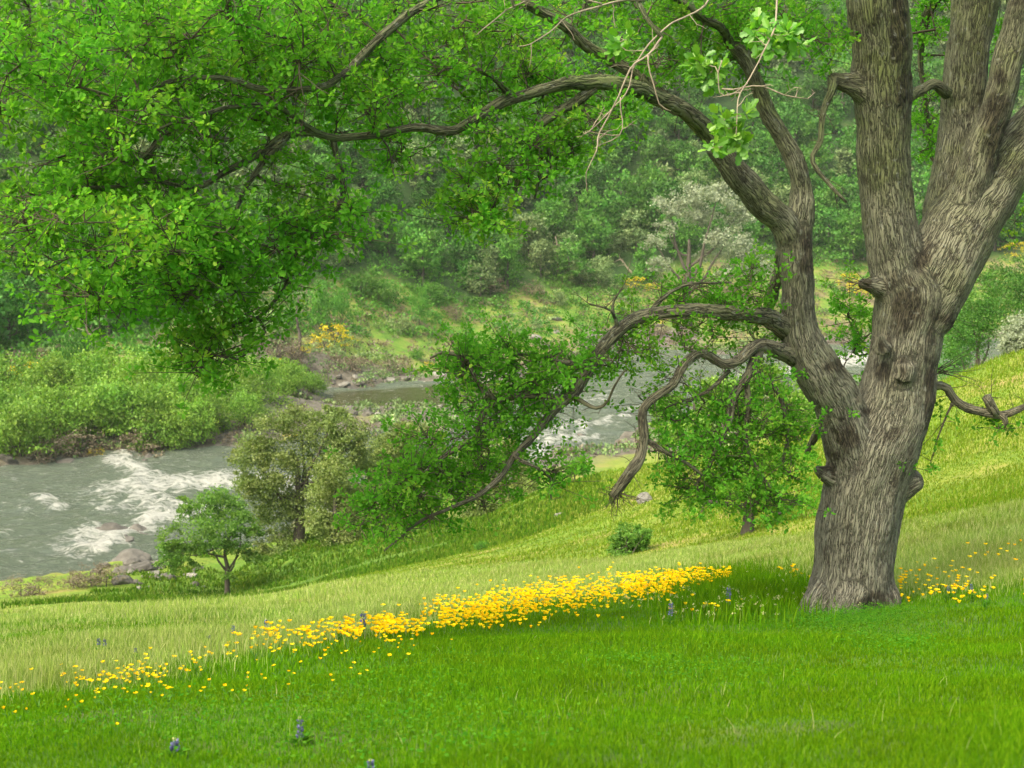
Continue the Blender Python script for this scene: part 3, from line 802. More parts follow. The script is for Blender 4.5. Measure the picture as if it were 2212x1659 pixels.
def build_trunk():
    T = Tubes()
    segs = []
    for i, (k, pts) in enumerate(TR.items()):
        p, r = path(pts)
        p, r = resample(p, r, .06, .02 if k != 'trunk' else .0, i)
        T.add(p, r, 28, .05, True, i)
        L = np.concatenate([[0], np.cumsum(np.linalg.norm(np.diff(p, axis=0), axis=1))])
        segs.append((p, r, L, i))
    tmp = T.build("trunk_raw", M['bark'])
    md = tmp.modifiers.new("r", 'REMESH'); md.mode = 'VOXEL'; md.voxel_size = .021
    ms = tmp.modifiers.new("s", 'SMOOTH'); ms.factor = .6; ms.iterations = 7
    dg = bpy.context.evaluated_depsgraph_get()
    ev = tmp.evaluated_get(dg)
    me = bpy.data.meshes.new_from_object(ev)
    n = len(me.vertices)
    V = np.empty(n * 3, np.float32); me.vertices.foreach_get("co", V); V = V.reshape(-1, 3).astype(float)
    Nn = np.empty(n * 3, np.float32); me.vertices.foreach_get("normal", Nn); Nn = Nn.reshape(-1, 3).astype(float)
    bpy.data.objects.remove(tmp)
    best = np.full(n, 1e9); bc = np.zeros((n, 3))
    for p, r, L, i in segs:
        t = np.gradient(p, axis=0); t = unit(t)
        a = unit(np.cross(t[0], [0, 1., .1])); A = [a]
        for k in range(1, len(p)):
            a = a - t[k] * (a @ t[k]); a = a / np.linalg.norm(a); A.append(a)
        A = np.array(A); Bn = np.cross(t, A)
        for s in range(0, n, 8000):
            q = V[s:s + 8000]
            d = np.linalg.norm(q[:, None] - p[None], axis=2)
            sc = d - r[None]
            j = sc.argmin(1); m = sc[np.arange(len(q)), j]
            upd = m < best[s:s + 8000]
            rel = q - p[j]
            x = (rel * A[j]).sum(1); y = (rel * Bn[j]).sum(1); z = L[j] + (rel * t[j]).sum(1)
            R0 = r.mean()
            rr = np.hypot(x, y) + 1e-6
            c = np.stack([x / rr * R0 + i * 3.7, y / rr * R0 + i * 1.3, z], 1)
            idx = np.where(upd)[0]
            best[s + idx] = m[idx]; bc[s + idx] = c[idx]
    # broad vertical flutes and lumps in the surface
    ridge = fbm(bc[:, 0] * 18, bc[:, 1] * 18, bc[:, 2] * 1.6, 81, 3)
    lump = fbm(V[:, 0] * 2.5, V[:, 1] * 2.5, V[:, 2] * 2.5, 82, 4)
    scar = np.zeros(n)
    for (su, sv, sw, sh) in ((1815, 790, 36, 22), (1828, 945, 34, 42), (1800, 985, 26, 26), (1790, 1010, 24, 20), (1745, 560, 26, 60), (1960, 660, 40, 60), (2040, 690, 34, 26), (1905, 745, 20, 22), (1950, 800, 28, 30), (1940, 40, 26, 120), (1955, 180, 26, 80), (2150, 250, 34, 150), (1995, 560, 24, 60), (2010, 850, 14, 160), (1890, 1300, 60, 26), (1910, 800, 24, 20), (1875, 890, 20, 10)):
        uu, vv = proj(V); k_ = 1 - np.hypot((uu - su) / sw, (vv - sv) / sh) + .45 * fbm(V[:, 0] * 9, V[:, 1] * 9, V[:, 2] * 7, 91, 3)
        scar = np.maximum(scar, smooth(k_ * 1.6) * (Nn[:, 1] < .3))
    V = V + Nn * (ridge * .008 + lump * .020 + scar * .012 * fbm(V[:, 0] * 22, V[:, 1] * 22, V[:, 2] * 14, 93, 2))[:, None]
    sa = me.attributes.new("scar", 'FLOAT', 'POINT'); sa.data.foreach_set("value", scar.astype(np.float32))
    me.vertices.foreach_set("co", V.astype(np.float32).ravel())
    at = me.attributes.new("barkco", 'FLOAT_VECTOR', 'POINT'); at.data.foreach_set("vector", bc.astype(np.float32).ravel())
    me.polygons.foreach_set("use_smooth", np.ones(len(me.polygons), bool))
    me.name = "trunk"; me.update()
    o = bpy.data.objects.new("trunk", me); COL.objects.link(o)
    if not me.materials: me.materials.append(M['bark'])
    root_child(o).parent = oak
    o["label"] = "thick grey furrowed trunk forking into three stems"
build_trunk(); tick("trunk")

LIMBS = {   # name: (points, label, gnarl)
 'H': [(1560, 335, 25, 13.0), (1530, 290, 25, 12.9), (1486, 246, 24, 12.7), (1417, 216, 23, 12.5), (1366, 192, 23, 12.3), (1281, 184, 21, 12.1), (1213, 184, 17, 11.9), (1144, 203, 16, 11.8), (1093, 218, 16, 11.7), (1042, 246, 14, 11.6), (991, 273, 13, 11.5), (957, 281, 13, 11.4), (905, 274, 12, 11.3),
       (854, 280, 11, 11.2), (803, 287, 11, 11.1), (735, 297, 10, 11.0), (690, 288, 11, 10.9), (620, 290, 11, 10.8), (546, 335, 10, 10.7), (478, 376, 9, 10.6), (427, 406, 7, 10.5), (341, 395, 6, 10.4), (250, 405, 5, 10.3), (171, 403, 3, 10.2)],
 'N': [(1700, 712, 30, 13.6), (1665, 690, 24, 13.4), (1631, 682, 21, 13.2), (1580, 673, 19, 13.0), (1529, 665, 18, 12.9), (1477, 668, 17, 12.8), (1418, 676, 17, 12.7), (1366, 693, 17, 12.6), (1332, 719, 17, 12.5), (1298, 760, 16, 12.45), (1267, 815, 15, 12.4), (1240, 856, 14, 12.35),
       (1195, 883, 12, 12.3), (1161, 921, 11, 12.2), (1137, 952, 10, 12.1), (1103, 986, 8, 12.0), (1076, 1034, 7, 11.9), (1025, 1074, 6, 11.8), (974, 1095, 5, 11.7), (900, 1135, 4, 11.6), (830, 1190, 2, 11.5)],
 'O': [(1712, 770, 26, 13.6), (1665, 752, 18, 13.3), (1624, 755, 15, 13.1), (1590, 777, 14, 13.0), (1555, 785, 13, 12.9), (1515, 764, 12, 12.8), (1484, 790, 12, 12.7), (1460, 832, 11, 12.65), (1430, 853, 11, 12.6), (1392, 887, 12, 12.5), (1390, 941, 13, 12.45), (1383, 992, 14, 12.4), (1362, 1020, 15, 12.3), (1339, 1050, 15, 12.3), (1322, 1072, 10, 12.3)],
 'K': [(1545, 312, 15, 13.1), (1440, 215, 13, 13.0), (1350, 150, 15, 12.9), (1281, 110, 14, 12.8), (1210, 60, 12, 12.6), (1144, 20, 11, 12.4), (1050, -30, 9, 12.2), (960, -15, 8, 11.7), (900, 15, 10, 11.4), (860, 45, 11, 11.2), (786, 109, 10, 11.0), (735, 160, 9, 10.8), (660, 190, 8, 10.6), (580, 184, 8, 10.4), (480, 170, 7, 10.2), (375, 175, 6, 10.0), (280, 210, 4, 9.8), (180, 190, 3, 9.7)],
 'R': [(1995, 850, 20, 14.1), (2014, 836, 10, 14.2), (2041, 841, 9, 14.2), (2065, 868, 9, 14.2), (2092, 882, 10, 14.2), (2143, 893, 10, 14.2), (2177, 893, 8, 14.2), (2215, 873, 6, 14.2), (2280, 845, 5, 14.2)],
 'S': [(1800, 172, 12, 13.5), (1796, 205, 8, 13.4), (1784, 240, 6, 13.35), (1777, 307, 6, 13.3), (1757, 352, 5, 13.25), (1790, 400, 4, 13.2), (1829, 437, 3, 13.2)],
 'X': [(1955, 215, 16, 13.9), (1978, 200, 11, 14.0), (2013, 180, 10, 14.1), (2045, 200, 13, 14.3)],
 'U': [(1578, 98, 11, 13.2), (1560, 60, 9, 13.0), (1500, 20, 8, 12.7), (1430, -20, 7, 12.4), (1350, -80, 5, 12.1), (1200, -120, 4, 11.6)],
 'Y': [(1820, 895, 10, 13.9), (1795, 915, 10, 14.0), (1772, 938, 9, 14.1), (1760, 955, 8, 14.2), (1742, 980, 5, 14.2)],
 'Z': [(1690, 540, 15, 13.8), (1682, 590, 13, 14.0), (1672, 640, 13, 14.2), (1662, 690, 12, 14.4)],
 'top': [(1885, -120, 22, 13.4), (1780, -200, 16, 12.8), (1650, -180, 12, 12.3), (1500, -120, 9, 12.0), (1390, -20, 7, 11.6), (1392, 30, 5, 11.3), (1430, 80, 4, 11.2)],
 'far': [(2110, -50, 22, 14.7), (2050, -40, 14, 15.3), (2010, 20, 10, 15.8), (1990, 100, 7, 16.2), (2000, 220, 5, 16.4), (2010, 330, 4, 16.4)],
}
SUB = {   # branches that spring from a limb: (limb, points)
 'H': [[(1281, 190, 12, 12.1), (1220, 235, 10, 12.0), (1165, 270, 10, 11.9), (1151, 300, 11, 11.85), (1138, 345, 8, 11.8), (1125, 380, 6, 11.8), (1110, 418, 4, 11.8)],
       [(1151, 305, 7, 11.85), (1165, 345, 6, 11.8), (1160, 390, 4, 11.8), (1155, 430, 2, 11.8)], [(1153, 300, 7, 11.85), (1180, 330, 5, 11.85), (1189, 376, 3, 11.85)],
       [(620, 292, 8, 10.8), (600, 320, 8, 10.75), (575, 350, 7, 10.7), (540, 410, 5, 10.6), (500, 470, 4, 10.5), (430, 560, 3, 10.3)],
       [(720, 300, 7, 11.0), (745, 400, 7, 11.0), (735, 440, 6, 11.0), (700, 500, 6, 10.9), (650, 545, 5, 10.8), (610, 620, 4, 10.7), (560, 680, 4, 10.6), (490, 702, 5, 10.5), (470, 735, 4, 10.45), (450, 765, 3, 10.4), (430, 815, 2, 10.4)],
       [(427, 406, 6, 10.5), (380, 450, 5, 10.3), (300, 500, 4, 10.1), (200, 560, 3, 9.9), (120, 610, 2, 9.8)],
       [(690, 288, 7, 10.9), (600, 240, 6, 10.6), (520, 230, 5, 10.3), (420, 250, 4, 10.0), (340, 280, 3, 9.8)],
       [(345, 395, 5, 10.4), (320, 330, 6, 10.2), (350, 290, 7, 10.1), (280, 350, 5, 10.0), (200, 330, 3, 9.8)],
       [(1110, 215, 7, 11.8), (1060, 170, 5, 11.6), (980, 130, 4, 11.4), (900, 120, 3, 11.2)]],
 'N': [[(1240, 858, 8, 12.35), (1180, 862, 6, 12.2), (1120, 862, 6, 12.1), (1076, 870, 6, 12.0), (1035, 897, 6, 11.9), (1031, 938, 6, 11.85), (1008, 955, 6, 11.8), (956, 989, 5, 11.7), (912, 1023, 3, 11.6), (870, 1060, 2, 11.5)],
       [(1076, 870, 5, 12.0), (1040, 840, 5, 11.9), (1020, 805, 5, 11.9), (1008, 781, 5, 11.9), (985, 768, 4, 11.85), (955, 765, 4, 11.8), (929, 774, 2, 11.8)],
       [(1290, 775, 7, 12.4), (1220, 780, 5, 12.3), (1160, 770, 4, 12.2), (1090, 760, 3, 12.1)],
       [(1335, 716, 5, 12.5), (1328, 690, 4, 12.4), (1322, 660, 3, 12.4), (1330, 640, 2, 12.4), (1345, 622, 1.2, 12.4)], [(1328, 688, 3, 12.4), (1300, 665, 2, 12.3), (1270, 655, 1.3, 12.3)],
       [(1110, 985, 5, 12.0), (1150, 1000, 4, 12.0), (1185, 1030, 3, 12.1), (1190, 1080, 2, 12.1)], [(1400, 680, 6, 12.7), (1440, 640, 4, 12.8), (1500, 620, 3, 12.9), (1580, 610, 2, 13.0)],
       [(1240, 856, 6, 12.3), (1290, 880, 4, 12.2), (1320, 860, 3, 12.1), (1350, 800, 2, 12.0)]],
 'O': [[(1640, 758, 12, 13.2), (1625, 790, 10, 13.1), (1600, 830, 9, 13.05), (1576, 866, 9, 13.0), (1570, 907, 8, 12.95), (1555, 945, 5, 12.9), (1530, 1000, 4, 12.85), (1500, 1050, 2, 12.8)],
       [(1612, 820, 7, 13.1), (1612, 880, 6, 13.1), (1610, 958, 4, 13.05), (1640, 1020, 3, 13.0), (1690, 1080, 2, 13.0)], [(1576, 800, 5, 13.0), (1530, 850, 4, 12.9), (1490, 870, 3, 12.8), (1440, 880, 2, 12.7)],
       [(1390, 950, 6, 12.45), (1440, 985, 5, 12.5), (1480, 1000, 4, 12.6), (1520, 1030, 3, 12.7)], [(1625, 800, 6, 13.1), (1680, 850, 5, 13.2), (1700, 930, 4, 13.3), (1690, 1010, 3, 13.3)]],
 'R': [[(2150, 893, 11, 14.2), (2138, 875, 11, 14.2), (2130, 855, 9, 14.15)], [(2155, 893, 7, 14.2), (2165, 910, 6, 14.2), (2160, 925, 3, 14.2)], [(2065, 868, 6, 14.2), (2055, 876, 4, 14.2)]],
 'top': [[(1430, 80, 4, 11.2), (1400, 120, 3.5, 11.0), (1360, 150, 3, 10.9), (1340, 210, 2.5, 10.8), (1320, 250, 2.4, 10.8), (1300, 285, 2.4, 10.8), (1285, 330, 2.0, 10.7), (1262, 375, 1.6, 10.7), (1270, 415, 1.2, 10.7)],
         [(1340, 210, 2, 10.8), (1345, 260, 2, 10.8), (1335, 290, 2, 10.8), (1300, 310, 1.6, 10.8), (1285, 320, 1.2, 10.7)], [(1400, 120, 3, 11.0), (1410, 180, 2.5, 11.0), (1420, 225, 2, 11.0), (1450, 240, 1.3, 11.0)],
         [(1392, 0, 4, 11.4), (1300, 10, 3, 11.2), (1230, 30, 2.5, 11.1), (1190, 70, 2.2, 11.0), (1150, 95, 1.8, 10.9), (1120, 100, 1.2, 10.9)], [(1300, 8, 3, 11.2), (1180, -10, 2.5, 11.1), (1110, 20, 2.5, 11.0), (1060, 50, 2, 10.9), (1030, 75, 1.2, 10.9)],
         [(1640, -180, 6, 12.3), (1680, -60, 4, 11.5), (1675, 60, 3, 11.0), (1650, 110, 2.6, 10.8), (1615, 180, 2.4, 10.7), (1600, 215, 2, 10.6), (1590, 290, 1.6, 10.5)], [(1540, -120, 5, 12.1), (1530, 0, 3.5, 11.6), (1440, 60, 3, 11.3), (1380, 130, 2.5, 11.1), (1350, 220, 2.2, 11.0), (1280, 280, 2, 10.9), (1260, 290, 1.3, 10.9)],
         [(1560, 192, 3, 10.9), (1600, 180, 2.8, 10.8), (1650, 178, 2.6, 10.8), (1700, 200, 2.2, 10.8), (1745, 213, 1.3, 10.8)], [(1615, 180, 2.2, 10.7), (1580, 195, 2.4, 10.8), (1555, 192, 2, 10.8), (1560, 130, 2, 10.8)]],
}
# leaf clusters of the oak: centre and spread in the picture, distance range, number of clusters, limb, density of leaves
ZONES = [
 (110, 80, 150, 100, 9.4, 11.5, 26, 'K'), (330, 60, 150, 90, 9.4, 11.5, 26, 'K'), (560, 60, 140, 90, 9.8, 11.8, 24, 'K'), (800, 50, 120, 80, 10.4, 12, 22, 'K'),
 (240, 200, 130, 80, 9.2, 11, 22, 'K'), (430, 170, 130, 80, 9.6, 11.2, 22, 'K'), (640, 160, 110, 80, 10, 11.6, 16, 'K'), (40, 230, 70, 60, 9.4, 11, 7, 'K'),
 (140, 390, 120, 80, 9.2, 10.8, 24, 'H'), (330, 330, 140, 90, 9.4, 11, 26, 'H'), (500, 260, 120, 70, 10, 11.4, 18, 'H'), (720, 230, 100, 70, 10.6, 11.8, 15, 'H'),
 (90, 540, 100, 70, 9.2, 10.6, 15, 'H'), (260, 500, 150, 80, 9.0, 10.6, 30, 'H'), (440, 470, 110, 60, 9.4, 10.8, 18, 'H'), (300, 610, 140, 60, 9.2, 10.6, 20, 'H'),
 (450, 620, 100, 70, 9.6, 10.8, 18, 'H'), (420, 735, 60, 50, 10, 10.8, 10, 'H'), (180, 640, 90, 40, 9.2, 10.4, 7, 'H'), (540, 700, 50, 30, 10.2, 10.8, 4, 'H'),
 (700, 480, 80, 50, 10.5, 11.2, 14, 'H'), (620, 570, 60, 55, 10.3, 11.0, 11, 'H'), (470, 780, 60, 34, 10, 10.8, 7, 'H'), (780, 440, 40, 30, 10.6, 11.2, 4, 'H'), (660, 400, 60, 40, 10.5, 11.2, 4, 'H'),
 (860, 200, 80, 90, 11, 12.4, 16, 'H'), (960, 130, 90, 70, 11, 12.4, 10, 'K'), (1020, 50, 100, 60, 11, 12.6, 13, 'K'), (1160, 60, 110, 60, 11.6, 12.8, 12, 'K'), (870, 330, 90, 40, 11, 12, 7, 'H'),
 (1090, 190, 110, 45, 11.4, 12.4, 12, 'H'), (1210, 150, 90, 45, 11.6, 12.6, 12, 'H'), (1050, 400, 90, 60, 11.4, 12.2, 15, 'H'), (1010, 480, 60, 40, 11.4, 12.0, 8, 'H'), (1080, 310, 70, 40, 11.4, 12.2, 9, 'H'),
 (1210, 280, 80, 50, 11.6, 12.4, 13, 'H'), (1320, 240, 60, 30, 12, 12.6, 5, 'H'), (1200, 360, 50, 35, 11.6, 12.2, 5, 'H'),
 (1330, 50, 110, 60, 12.2, 13.6, 13, 'U'), (1500, 50, 130, 60, 12.4, 14, 17, 'U'), (1660, 40, 110, 60, 12.6, 14, 14, 'U'), (1480, 150, 90, 50, 12.4, 13.6, 10, 'U'), (1770, 60, 50, 60, 13, 14.5, 7, 'U'), (1620, 130, 60, 40, 12.8, 13.8, 5, 'U'),
 (1090, 775, 110, 45, 11.8, 12.7, 18, 'N'), (1010, 830, 60, 50, 11.6, 12.3, 8, 'N'), (1170, 850, 90, 45, 11.9, 12.7, 13, 'N'), (1230, 800, 60, 45, 12.1, 12.7, 8, 'N'), (1000, 950, 80, 50, 11.6, 12.2, 9, 'N'),
 (960, 1060, 100, 50, 11.4, 12.1, 15, 'N'), (860, 1120, 80, 60, 11.3, 11.9, 14, 'N'), (1100, 920, 60, 50, 11.8, 12.4, 7, 'N'), (1040, 1010, 60, 40, 11.7, 12.3, 7, 'N'), (1187, 1000, 22, 55, 11.9, 12.2, 5, 'N'), (900, 1010, 50, 30, 11.5, 12, 4, 'N'),
 (1530, 640, 70, 32, 12.7, 13.3, 10, 'N'), (1620, 610, 45, 30, 13, 13.5, 5, 'N'), (1350, 770, 60, 50, 12.0, 12.7, 7, 'N'), (1400, 720, 60, 30, 12.3, 12.9, 4, 'N'),
 (1440, 870, 50, 50, 12.5, 13, 6, 'O'), (1480, 720, 60, 40, 12.6, 13.2, 5, 'O'), (1620, 720, 60, 30, 13.2, 13.8, 4, 'O'), (1600, 860, 80, 60, 12.9, 13.6, 13, 'O'), (1550, 970, 80, 50, 12.7, 13.4, 13, 'O'),
 (1650, 990, 80, 60, 12.9, 13.6, 15, 'O'), (1540, 1070, 70, 35, 12.7, 13.2, 10, 'O'), (1670, 1090, 60, 35, 12.9, 13.5, 9, 'O'), (1450, 990, 40, 30, 12.4, 12.8, 3, 'O'), (1690, 920, 50, 40, 13.2, 13.7, 6, 'O'),
 (1830, 740, 45, 60, 14.4, 15, 7, 'Y'), (1820, 660, 40, 30, 14.4, 15, 3, 'Y'), (2000, 60, 40, 60, 15, 16.4, 10, 'far'), (2010, 240, 30, 90, 15.6, 16.6, 9, 'far'), (2160, 60, 30, 60, 15, 16.4, 4, 'far'), (2180, 440, 30, 40, 15, 16, 2, 'far'), (1800, 90, 30, 50, 14.5, 15.5, 4, 'far'),
 (1900, -330, 330, 190, 12.5, 16, 44, 'far'), (1550, -330, 300, 180, 11.5, 14.5, 26, 'top'), (2350, -200, 220, 200, 12.5, 16, 20, 'far'), (1150, -260, 260, 140, 10.5, 13, 12, 'top'),
 (2000, 1008, 14, 14, 13.8, 13.9, 1, 'R'), (2160, 925, 8, 8, 14.1, 14.2, 1, 'R'),
]
NEAR = [(1585, 300, 42, 48, 10.5, 10.7, 8), (1695, 85, 45, 48, 10.8, 11.1, 8), (1500, 150, 26, 28, 11, 11.2, 3), (1335, 90, 28, 20, 11.3, 11.5, 2), (1540, 165, 24, 20, 10.9, 11.1, 2), (1640, 60, 30, 30, 10.9, 11.2, 2)]

def build_oak_limbs():
    g = np.random.default_rng(11)
    labels = {'H': "long arching limb reaching left across the picture", 'N': "lower limb curving down to the left", 'O': "snaking limb ending in a knobbly stump", 'R': "broken bare limb on the right",
              'S': "thin dead hanging branch", 'top': "bare pale twigs hanging from above"}
    skel = {}
    tubes = {k: Tubes() for k in LIMBS}; twigs = {k: Tubes() for k in LIMBS}
    leaves = {k: [] for k in LIMBS}
    seed = 50
    for k, pts in LIMBS.items():
        p, r = path(pts); r = r * (.74 if k == 'H' else .84 if k in 'NK' else .82 if k == 'O' else 1.0)
        p, r = resample(p, r, .07, .03, seed); seed += 1
        tubes[k].add(p, r, 14, .16, True, seed)
        skel[k] = [p]
        for sp in SUB.get(k, []):
            q, rr = path(sp)
            if k == 'top': rr = rr * .62
            q, rr = resample(q, rr, .07, .035, seed); seed += 1
            (twigs[k] if k == 'top' else tubes[k]).add(q, rr, 8, .16, True, seed)
            skel[k].append(q)
    skel = {k: np.concatenate(v) for k, v in skel.items()}
    allgrown = {k: skel[k].copy() for k in skel}
    def twig_to(k, c, r0=.011, sag=.0):
        s = allgrown[k]
        d = np.linalg.norm(s - c, axis=1)
        j = d.argmin(); a = s[j]
        L = d[j]
        n = max(4, int(L / .10))
        t = np.linspace(0, 1, n)[:, None]
        pts = a + (c - a) * t
        w = np.sin(t * math.pi)
        pts = pts + w * g.normal(size=3) * L * .10 + np.cumsum(g.normal(size=(n, 3)) * .018, 0) * t
        pts[0] = a
        rad = np.linspace(min(.028, r0 * (.6 + L * .9)), .003, n)
        twigs[k].add(pts, rad, 5, .0, False, int(g.integers(100)))
        allgrown[k] = np.vstack([s, pts[1:]])
        return pts
    jobs = []
    for (u, v, su, sv, d0, d1, n, k) in ZONES:
        for _ in range(int(round(n * (.70 if k in 'KH' else .98 if k == 'N' else .85))) if n > 1 else 1):
            rr = math.sqrt(g.random()); th = g.random() * 2 * math.pi
            jobs.append((k, P(u + su * rr * math.cos(th) * 1.1, v + sv * rr * math.sin(th) * 1.1, g.uniform(d0, d1))))
    # clusters grow behind the long limbs rather than in front of them
    front = {k: path(LIMBS[k])[0] for k in ('H', 'N', 'O', 'K')}
    front = {k: resample(v, np.ones(len(v)), .1)[0] for k, v in front.items()}
    jj = []
    for k, c in jobs:
        cu, cv = proj(c)
        for kk, fp in front.items():
            fu, fv = proj(fp); dd = np.hypot(fu - cu, fv - cv); q = dd.argmin()
            if dd[q] < (52 if kk in ('H', 'N') else 34) and c[1] < fp[q, 1] + .35 and g.random() < (.88 if kk in 'HK' else .7):
                nd = fp[q, 1] + g.uniform(.35, .9); c = P(cu, cv, nd)
        jj.append((k, c))
    jobs = jj
    # grow outwards: nearest first
    bylimb = {}
    for k, c in jobs: bylimb.setdefault(k, []).append(c)
    for k, cs in bylimb.items():
        cs = sorted(cs, key=lambda c: np.linalg.norm(skel[k] - c, axis=1).min())
        for c in cs:
            pts = twig_to(k, c)
            # small side twigs with tufts of leaves
            nt_ = 9
            cen = []
            for q in range(nt_):
                base = pts[g.integers(max(1, len(pts) // 3), len(pts))]
                off = g.normal(size=3) * np.array([.21, .21, .14]); off[2] += .04
                tip = c + off if q > 2 else base + off * .9
                m = 4; tt = np.linspace(0, 1, m)[:, None]
                sp = base + (tip - base) * tt + g.normal(size=(m, 3)) * .012 * tt
                twigs[k].add(sp, np.linspace(.005, .002, m), 3, 0, False, 0)
                cen.append(tip)
                if q % 3 == 0: cen.append(sp[2])
            cen = np.array(cen)
            per = 14
            ctr = np.repeat(cen, per, 0)
            n = len(ctr)
            out = unit(g.normal(size=(n, 3)) + np.array([0, 0, .15]))
            pos = ctr + out * (g.random(n) * .055)[:, None]
            nr = unit(g.normal(size=(n, 3)) * .75 + np.array([-.1, -.35, .8]))
            size = (.032 + .030 * g.random(n)) * (.9 if k in ('N', 'O') else 1.0)
            yel = .0
            cu, cv = proj(c)
            for (yu, yv, yr) in ((880, 170, 110), (1050, 410, 130), (1220, 290, 110), (420, 760, 90), (1690, 60, 90), (150, 330, 160), (300, 520, 160)):
                yel = max(yel, .34 * max(0, 1 - math.hypot(cu - yu, cv - yv) / yr))
            tone = np.clip(g.normal(.42, .20, n) + g.normal() * .15 + yel, 0, 1)
            leaves[k].append(cards(pos, out, nr, size, LEAF, LEAF_F, g, tone))
    near_leaves = []
    for (u, v, su, sv, d0, d1, n) in NEAR:
        for _ in range(n + 2):
            c = P(u + g.normal() * su * .5, v + g.normal() * sv * .5, g.uniform(d0, d1))
            twig_to('top', c, .006)
            m = 15
            out = unit(g.normal(size=(m, 3)) + np.array([0, 0, .1])); nr = unit(g.normal(size=(m, 3)) * .6 + np.array([0, -.5, .8]))
            near_leaves.append(cards(c + out * (.01 + .07 * g.random(m))[:, None], out, nr, .06 + .06 * g.random(m), LEAF, LEAF_F, g))
    # dead twiglets on bare wood
    for k, n, L in (('N', 190, .17), ('O', 300, .19), ('R', 26, .2), ('H', 200, .2), ('top', 60, .14), ('S', 16, .2), ('K', 60, .2), ('far', 40, .3)):
        s = skel[k]
        for _ in range(n):
            a = s[g.integers(len(s))] if not (k == 'O' and g.random() < .14) else P(1328 + g.normal() * 8, 1066 + g.normal() * 8, 12.3)
            dr = unit(g.normal(size=3) + np.array([0, 0, .1 if k != 'O' else -.5]))
            m = 5; tt = np.linspace(0, 1, m)[:, None]
            Lx = L * (.5 + 1.3 * g.random())
            pts = a + dr * tt * Lx + np.cumsum(g.normal(size=(m, 3)) * Lx * .09, 0) * tt
            twigs[k].add(pts, np.linspace(.005, .0016, m), 4, 0, False, 0)
            b = pts[2]; dr2 = unit(dr + g.normal(size=3) * .6)
            twigs[k].add(np.array([b, b + dr2 * Lx * .3, b + unit(dr2 + g.normal(size=3) * .3) * Lx * .5]), np.array([.003, .0022, .0014]), 3, 0, False, 0)
    # fans of dead twigs by the trunk
    for (u, v, d, du, n) in ((2050, 800, 14.1, 1, 9), (2040, 660, 14.1, 1, 6), (1858, 612, 13.7, -1, 10), (2110, 450, 14.2, 1, 7)):
        for _ in range(n):
            a = P(u - du * 25, v + g.normal() * 10, d); b = P(u + du * (30 + 50 * g.random()), v - 10 + g.normal() * 28, d + g.normal() * .2)
            m = 6; tt = np.linspace(0, 1, m)[:, None]
            pts = a + (b - a) * tt + np.cumsum(g.normal(size=(m, 3)) * .018, 0) * tt
            twigs['R'].add(pts, np.linspace(.006, .0016, m), 4, 0, False, 0)
    for k in LIMBS:
        lb = tubes[k].build("limb", M['limb'], None)
        root_child(lb).parent = oak
        if k in labels: lb["label"] = labels[k]
        if twigs[k].V:
            t = twigs[k].build("twig", M['palewood'] if k == 'top' else M['twig'], None); root_child(t).parent = lb; t["kind"] = "stuff"
        if leaves[k]:
            f = card_mesh("foliage", leaves[k], M['oakleaf']); root_child(f).parent = lb
        if k == 'top':
            f = card_mesh("foliage", near_leaves, M['oakleaf_near']); root_child(f).parent = lb
            f["label"] = "large bright young leaves in loose clusters"
build_oak_limbs(); tick("oak_limbs")

# ------------------------------------------------------------------ trees and shrubs built from trunk, limbs and leafy crown
def crown_cards(g, lobes, n, size, tmpl=DIA, tf=DIA_F, flat=.25, hollow=.55, clump=14, spread=.22, up=.5):
    """leaf clumps on and in several lobes (cx,cy,cz,rx,ry,rz)"""
    lobes = np.array(lobes, float)
    wgt = (lobes[:, 3] * lobes[:, 4] * lobes[:, 5]) ** .67; wgt /= wgt.sum()
    nc = max(1, n // clump)
    li = g.choice(len(lobes), nc, p=wgt)
    dirs = unit(g.normal(size=(nc, 3)) + np.array([0, 0, .18]))
    rad = hollow + (1 - hollow) * g.random(nc) ** .6
    bump = 1 + .18 * vnoise(dirs[:, 0] * 2.3 + li * 7.1, dirs[:, 1] * 2.3, dirs[:, 2] * 2.3, 5)
    L = lobes[li]
    cpos = L[:, :3] + dirs * L[:, 3:] * (rad * bump)[:, None]
    sc = L[:, 3:].mean(1)
    ctr = np.repeat(cpos, clump, 0); dd = np.repeat(dirs, clump, 0); sr = np.repeat(sc, clump)
    m = len(ctr)
    pos = ctr + g.normal(size=(m, 3)) * (sr * spread * .5)[:, None] * np.array([1, 1, .55])
    ax = unit(dd * .5 + g.normal(size=(m, 3)) * .7 + np.array([0, 0, .1]))
    nr = unit(dd * .8 + g.normal(size=(m, 3)) * .55 + np.array([0, 0, up]))
    tone = np.clip(np.repeat(g.normal(.5, .17, nc), clump) + g.normal(size=m) * .15, 0, 1)
    return cards(pos, ax, nr, size * (.6 + .8 * g.random(m)), tmpl, tf, g, tone)
def rand_lobes(g, H, R, n, z0=.35, lobe=.42, flat=.8):
    out = [(0, 0, H * (z0 + (1 - z0) * .5), R * .62, R * .62, H * (1 - z0) * .42)]
    for i in range(n):
        th = g.random() * 2 * math.pi; rr = R * (.35 + .35 * g.random()); zz = H * (z0 + (1 - z0) * g.random() * .82)
        shrink = 1 - .45 * max(0, (zz / H - .55) / .45)
        rr *= shrink
        l = R * lobe * (.7 + .6 * g.random())
        out.append((rr * math.cos(th), rr * math.sin(th), zz, l, l, l * flat))
    return out
